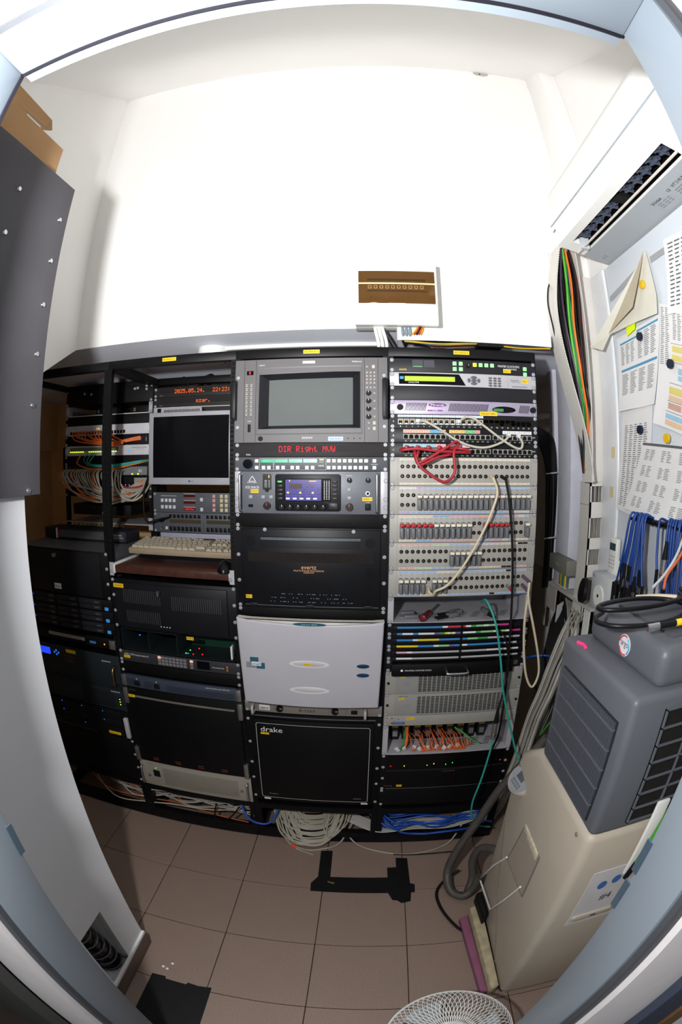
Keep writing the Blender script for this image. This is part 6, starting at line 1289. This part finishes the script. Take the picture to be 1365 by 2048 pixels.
for x, y in ((.03, .045), (.03, .46), (.33, .045), (.33, .46)):
    q = MB().cyl((x-.02, y, .03), (x+.02, y, .03), .03, 20).build('castor', M('castor_grey', '45464a', .5), t, smooth=40); MB().box(x-.024, x+.024, y-.02, y+.02, .03, .045).build('castor_fork', RUB, q)
# things lying on the cooler
BK = M('coax_black', '131316', .35)
cable('coax_cable', 'black coaxial cable coiled on the lid of the cooler', [(.46+(.105+.01*math.sin(a))*math.cos(a+2.3), -.735+(.075-.004*a)*math.sin(a+2.3), 1.276+.004*a) for a in [k*.5 for k in range(22)]]+[(.52, -.86, 1.30), (.60, -.93, 1.30)], .0048, BK, n=8)
def bnc(label, A, B, tagm=YEL):
    A, B = Vector(A), Vector(B); d = (B-A); t = thing('coax_connector', label, 'connector', A)
    MB().cyl((0,0,0), d*.25, .0075, 14).build('collar', CHR, t, smooth=40); MB().cyl(d*.25, d*.62, .006, 12).build('boot', BK, t, smooth=40); MB().cyl(d*.62, d, .0066, 12).build('yellow_tag', tagm, t, smooth=40)
bnc('silver coax connector with a yellow tag on the cooler lid', (.413, -.815, 1.285), (.505, -.835, 1.295)); bnc('second yellow-tagged coax connector near the edge of the cooler lid', (.52, -.90, 1.30), (.60, -.935, 1.30))
t = thing('jack_lead', 'cream lead with a long black and silver plug across the cooler lid', 'cable', (.50, -.63, 1.285)); MB().tube([(0, 0, 0), (.04, -.03, .006), (.075, -.06, .008)], .0045, 8, 5).build('lead', CR, t, smooth=60); MB().cyl((.075, -.06, .008), (.115, -.105, .01), .0065, 12, .0075).build('sleeve', BK, t, smooth=40); MB().cyl((.115, -.105, .01), (.15, -.145, .012), .006, 12).build('barrel', STEEL, t, smooth=40)
for i, (c, nm) in enumerate((('c9ccd4', 'pale grey'), ('d06a38', 'orange'))): cable('hanging_lead', '%s lead dropping from the wall onto the cooler lid' % nm, [(.70, -.54-.02*i, 1.40), (.67, -.55-.015*i, 1.35), (.63, -.56-.01*i, 1.31), (.585+.02*i, -.575-.02*i, 1.285)], .004, M('lead_'+nm, c, .5), n=7)
t = thing('green_lead', 'green lead with a black plug hanging from the cooler lid by the door jamb', 'cable', (.476, -.95, .755))
MB().tube([(.12, .08, .525), (.08, .0, .515), (.045, -.012, .46), (.026, -.01, .38), (.021, -.005, .265), (.012, 0, .145), (0, 0, .048)], .0052, 8, 6).build('lead', M('lead_green', '3c9a2c', .45), t, smooth=60); MB().cyl((0, 0, .048), (-.008, 0, 0), .0065, 10).build('plug_end', BK, t, smooth=40)
t = MB().box(.503, .535, -.904, -.8945, .70, .93).build('white_strap', WPL, bev=.004); tag(t, 'white strip of plastic hanging behind the green lead', 'strip')
# hoses, power lead, foam strip
HS = M('hose_grey', '46433f', .5, 0, .15, 30)
cable('drain_hose', 'thick grey drain hose curving down behind the cooler to the floor', [(.52, -.24, .70), (.47, -.23, .61), (.40, -.22, .48), (.35, -.22, .34), (.29, -.24, .19), (.262, -.27, .08), (.27, -.34, .035), (.31, -.38, .035), (.345, -.37, .07), (.36, -.36, .14)], .0165, HS, cat='hose', n=12, res=8)
cable('drain_hose', 'short grey hose bent out of the back of the cooler', [(.40, -.385, .30), (.37, -.34, .285), (.345, -.31, .25), (.335, -.31, .18), (.345, -.33, .10), (.33, -.37, .045)], .016, HS, cat='hose', n=12, res=8)
for i in range(3): cable('power_lead', ['black power lead snaking around the drain hoses', 'black power lead lying against the cooler foot', 'thin black lead crossing the tiles to the hoses'][i], [[(.30, -.20, .10), (.27, -.26, .03), (.29, -.33, .012), (.33, -.35, .012)], [(.31, -.25, .06), (.25, -.28, .02), (.222, -.34, .012), (.235, -.43, .012), (.275, -.52, .012), (.31, -.565, .015)], [(.07, -.085, .005), (.15, -.09, .005), (.22, -.09, .006), (.29, -.10, .02), (.33, -.14, .06)]][i], .0055 if i < 2 else .003, RUB, n=7)
t = MB().prism([(.288, -.49), (.318, -.485), (.338, -.86), (.318, -.87)], .0, .032, 'Z').build('foam_strip', M('foam_pink', '85506a', .9, 0, .1, 20, bump=.3), bev=.004); tag(t, 'pink foam strip along the foot of the cooler', 'foam strip')
b = MB().prism([(.32, -.47), (.362, -.45), (.366, -.86), (.34, -.87)], .0, .07, 'Z'); t = b.build('packing_strip', M('packing_cream', 'a89c80', .85, 0, .2, 30, bump=.3), bev=.006); tag(t, 'crumpled cream packing between the cooler and pink foam', 'packing')
t = MB().prism([(.335, -.44), (.36, -.43), (.364, -.55), (.345, -.57)], .07, .13, 'Z').build('black_bag', RUB, bev=.008); tag(t, 'black plastic scrap stuffed beside the cooler foot', 'plastic')
# ---------------------------------------------------------------- fan by the door
t = thing('desk_fan', 'white wire-guard fan standing low beside the door', 'fan', (.175, -1.085, 0))
lathe([(0, 0), (.10, 0), (.11, .012), (.10, .022), (.03, .035), (.022, .05), (0, .05)]).build('base', WPL, t, smooth=50); MB().cyl((0, 0, .04), (0, 0, .16), .016, 14).build('neck', WPL, t, smooth=40)
hd = bpy.data.objects.new('fan_head', None); COL.objects.link(hd); hd.parent = t; hd.location = (0, 0, .22); hd.rotation_euler = (math.radians(14), math.radians(-6), 0)
RW = M('guard_wire', 'd2d2d0', .35)
cage = MB(); RR = .155
for i in range(64):
    for sgn in (1, -1):
        P = []
        for k in range(8):
            f_ = k/7; a = 2*math.pi*i/64+sgn*f_*.5; rr = .035+(RR-.035)*math.sin(f_*math.pi/2); P.append((rr*math.cos(a), rr*math.sin(a), .055*math.cos(f_*math.pi/2)))
        cage.tube(P, .0011, 4, 1)
    cage.tube([(RR*math.cos(2*math.pi*i/64), RR*math.sin(2*math.pi*i/64), 0), (RR*.9*math.cos(2*math.pi*i/64), RR*.9*math.sin(2*math.pi*i/64), -.045), (.05*math.cos(2*math.pi*i/64), .05*math.sin(2*math.pi*i/64), -.06)], .0011, 4, 3)
cg = cage.build('wire_cage', RW, t, (0, 0, .22), kind='stuff'); cg.rotation_euler = hd.rotation_euler
ring = MB().tube([(RR*math.cos(a), RR*math.sin(a), 0) for a in [2*math.pi*k/48 for k in range(49)]], .004, 8, 1).build('guard_ring', RW, t, (0, 0, .22), smooth=60); ring.rotation_euler = hd.rotation_euler
hub = lathe([(0, .058), (.034, .056), (.036, .05), (.03, .045), (0, .045)]).build('guard_badge', WPL, t, (0, 0, .22), smooth=50); hub.rotation_euler = hd.rotation_euler
mot = lathe([(0, -.06), (.05, -.06), (.05, -.10), (.035, -.13), (0, -.135)]).build('motor', WPL, t, (0, 0, .22), smooth=50); mot.rotation_euler = hd.rotation_euler
for i in range(3):
    bl = MB(); 
    for k in range(6):
        for q in range(4):
            rr = .025+.105*k/5; a = 2*math.pi*i/3+(q-1.5)*.28*(.5+k/8); bl.v.append((rr*math.cos(a), rr*math.sin(a), -.01+.012*(q-1.5)))
    for k in range(5):
        for q in range(3): bl.f.append((k*4+q, (k+1)*4+q, (k+1)*4+q+1, k*4+q+1)); bl.m.append(0)
    o = bl.build('blade', M('blade_clear', 'a8b0b4', .3), t, (0, 0, .22), smooth=60); o.rotation_euler = hd.rotation_euler
bpy.data.objects.remove(hd)
# ---------------------------------------------------------------- tape on the floor
TP = M('gaffer_tape', '0e0e10', .55, 0, .15, 40, bump=.1)
def ftape(label, poly, k):
    o = MB().prism(poly, .0002+.0003*k, .0009+.0003*k, 'Z').build('floor_tape', TP); return tag(o, label, 'tape')
ftape('strip of black floor tape ending under the grey cable coil', [(-.222, -.067), (-.175, -.063), (-.172, -.27), (-.219, -.27)], 0)
ftape('long cross strip of black floor tape joining two shorter strips', [(-.243, -.267), (-.218, -.225), (.045, -.222), (.147, -.267), (.145, -.312), (-.24, -.312)], 1)
ftape('strip of black floor tape at the cooler end of the cross strip', [(.079, -.103), (.125, -.108), (.131, -.315), (.127, -.361), (.094, -.37), (.079, -.355)], 2)
ftape('short wide patch of black floor tape beside its longer strip', [(.044, -.164), (.079, -.162), (.08, -.355), (.061, -.352), (.046, -.313)], 3)
ftape('square patch of overlapping black tape on the floor by the door jamb', [(-.68, -.87), (-.635, -.866), (-.632, -.877), (-.564, -.878), (-.56, -.868), (-.526, -.872), (-.484, -.866), (-.481, -1.13), (-.682, -1.13)], 0)
for i, (x, y) in enumerate(((-.63, -.80), (-.655, -.825), (-.64, -.83))): tag(MB().ell(0, 0, .005, .005, 0, .0006, 10).build('paint_drip', PAPER, loc=(x, y, .0008)), 'white paint drip on the floor by the skirting', 'paint drip', 'paint drips on the floor').rotation_euler = (math.radians(90), 0, 0)
cable('dropped_clip', 'small brass clip dropped on the floor tape', [(-.18, -.255, .004), (-.165, -.262, .004), (-.155, -.262, .004)], .004, M('brass_clip', '8a7a50', .4, .6), cat='clip')
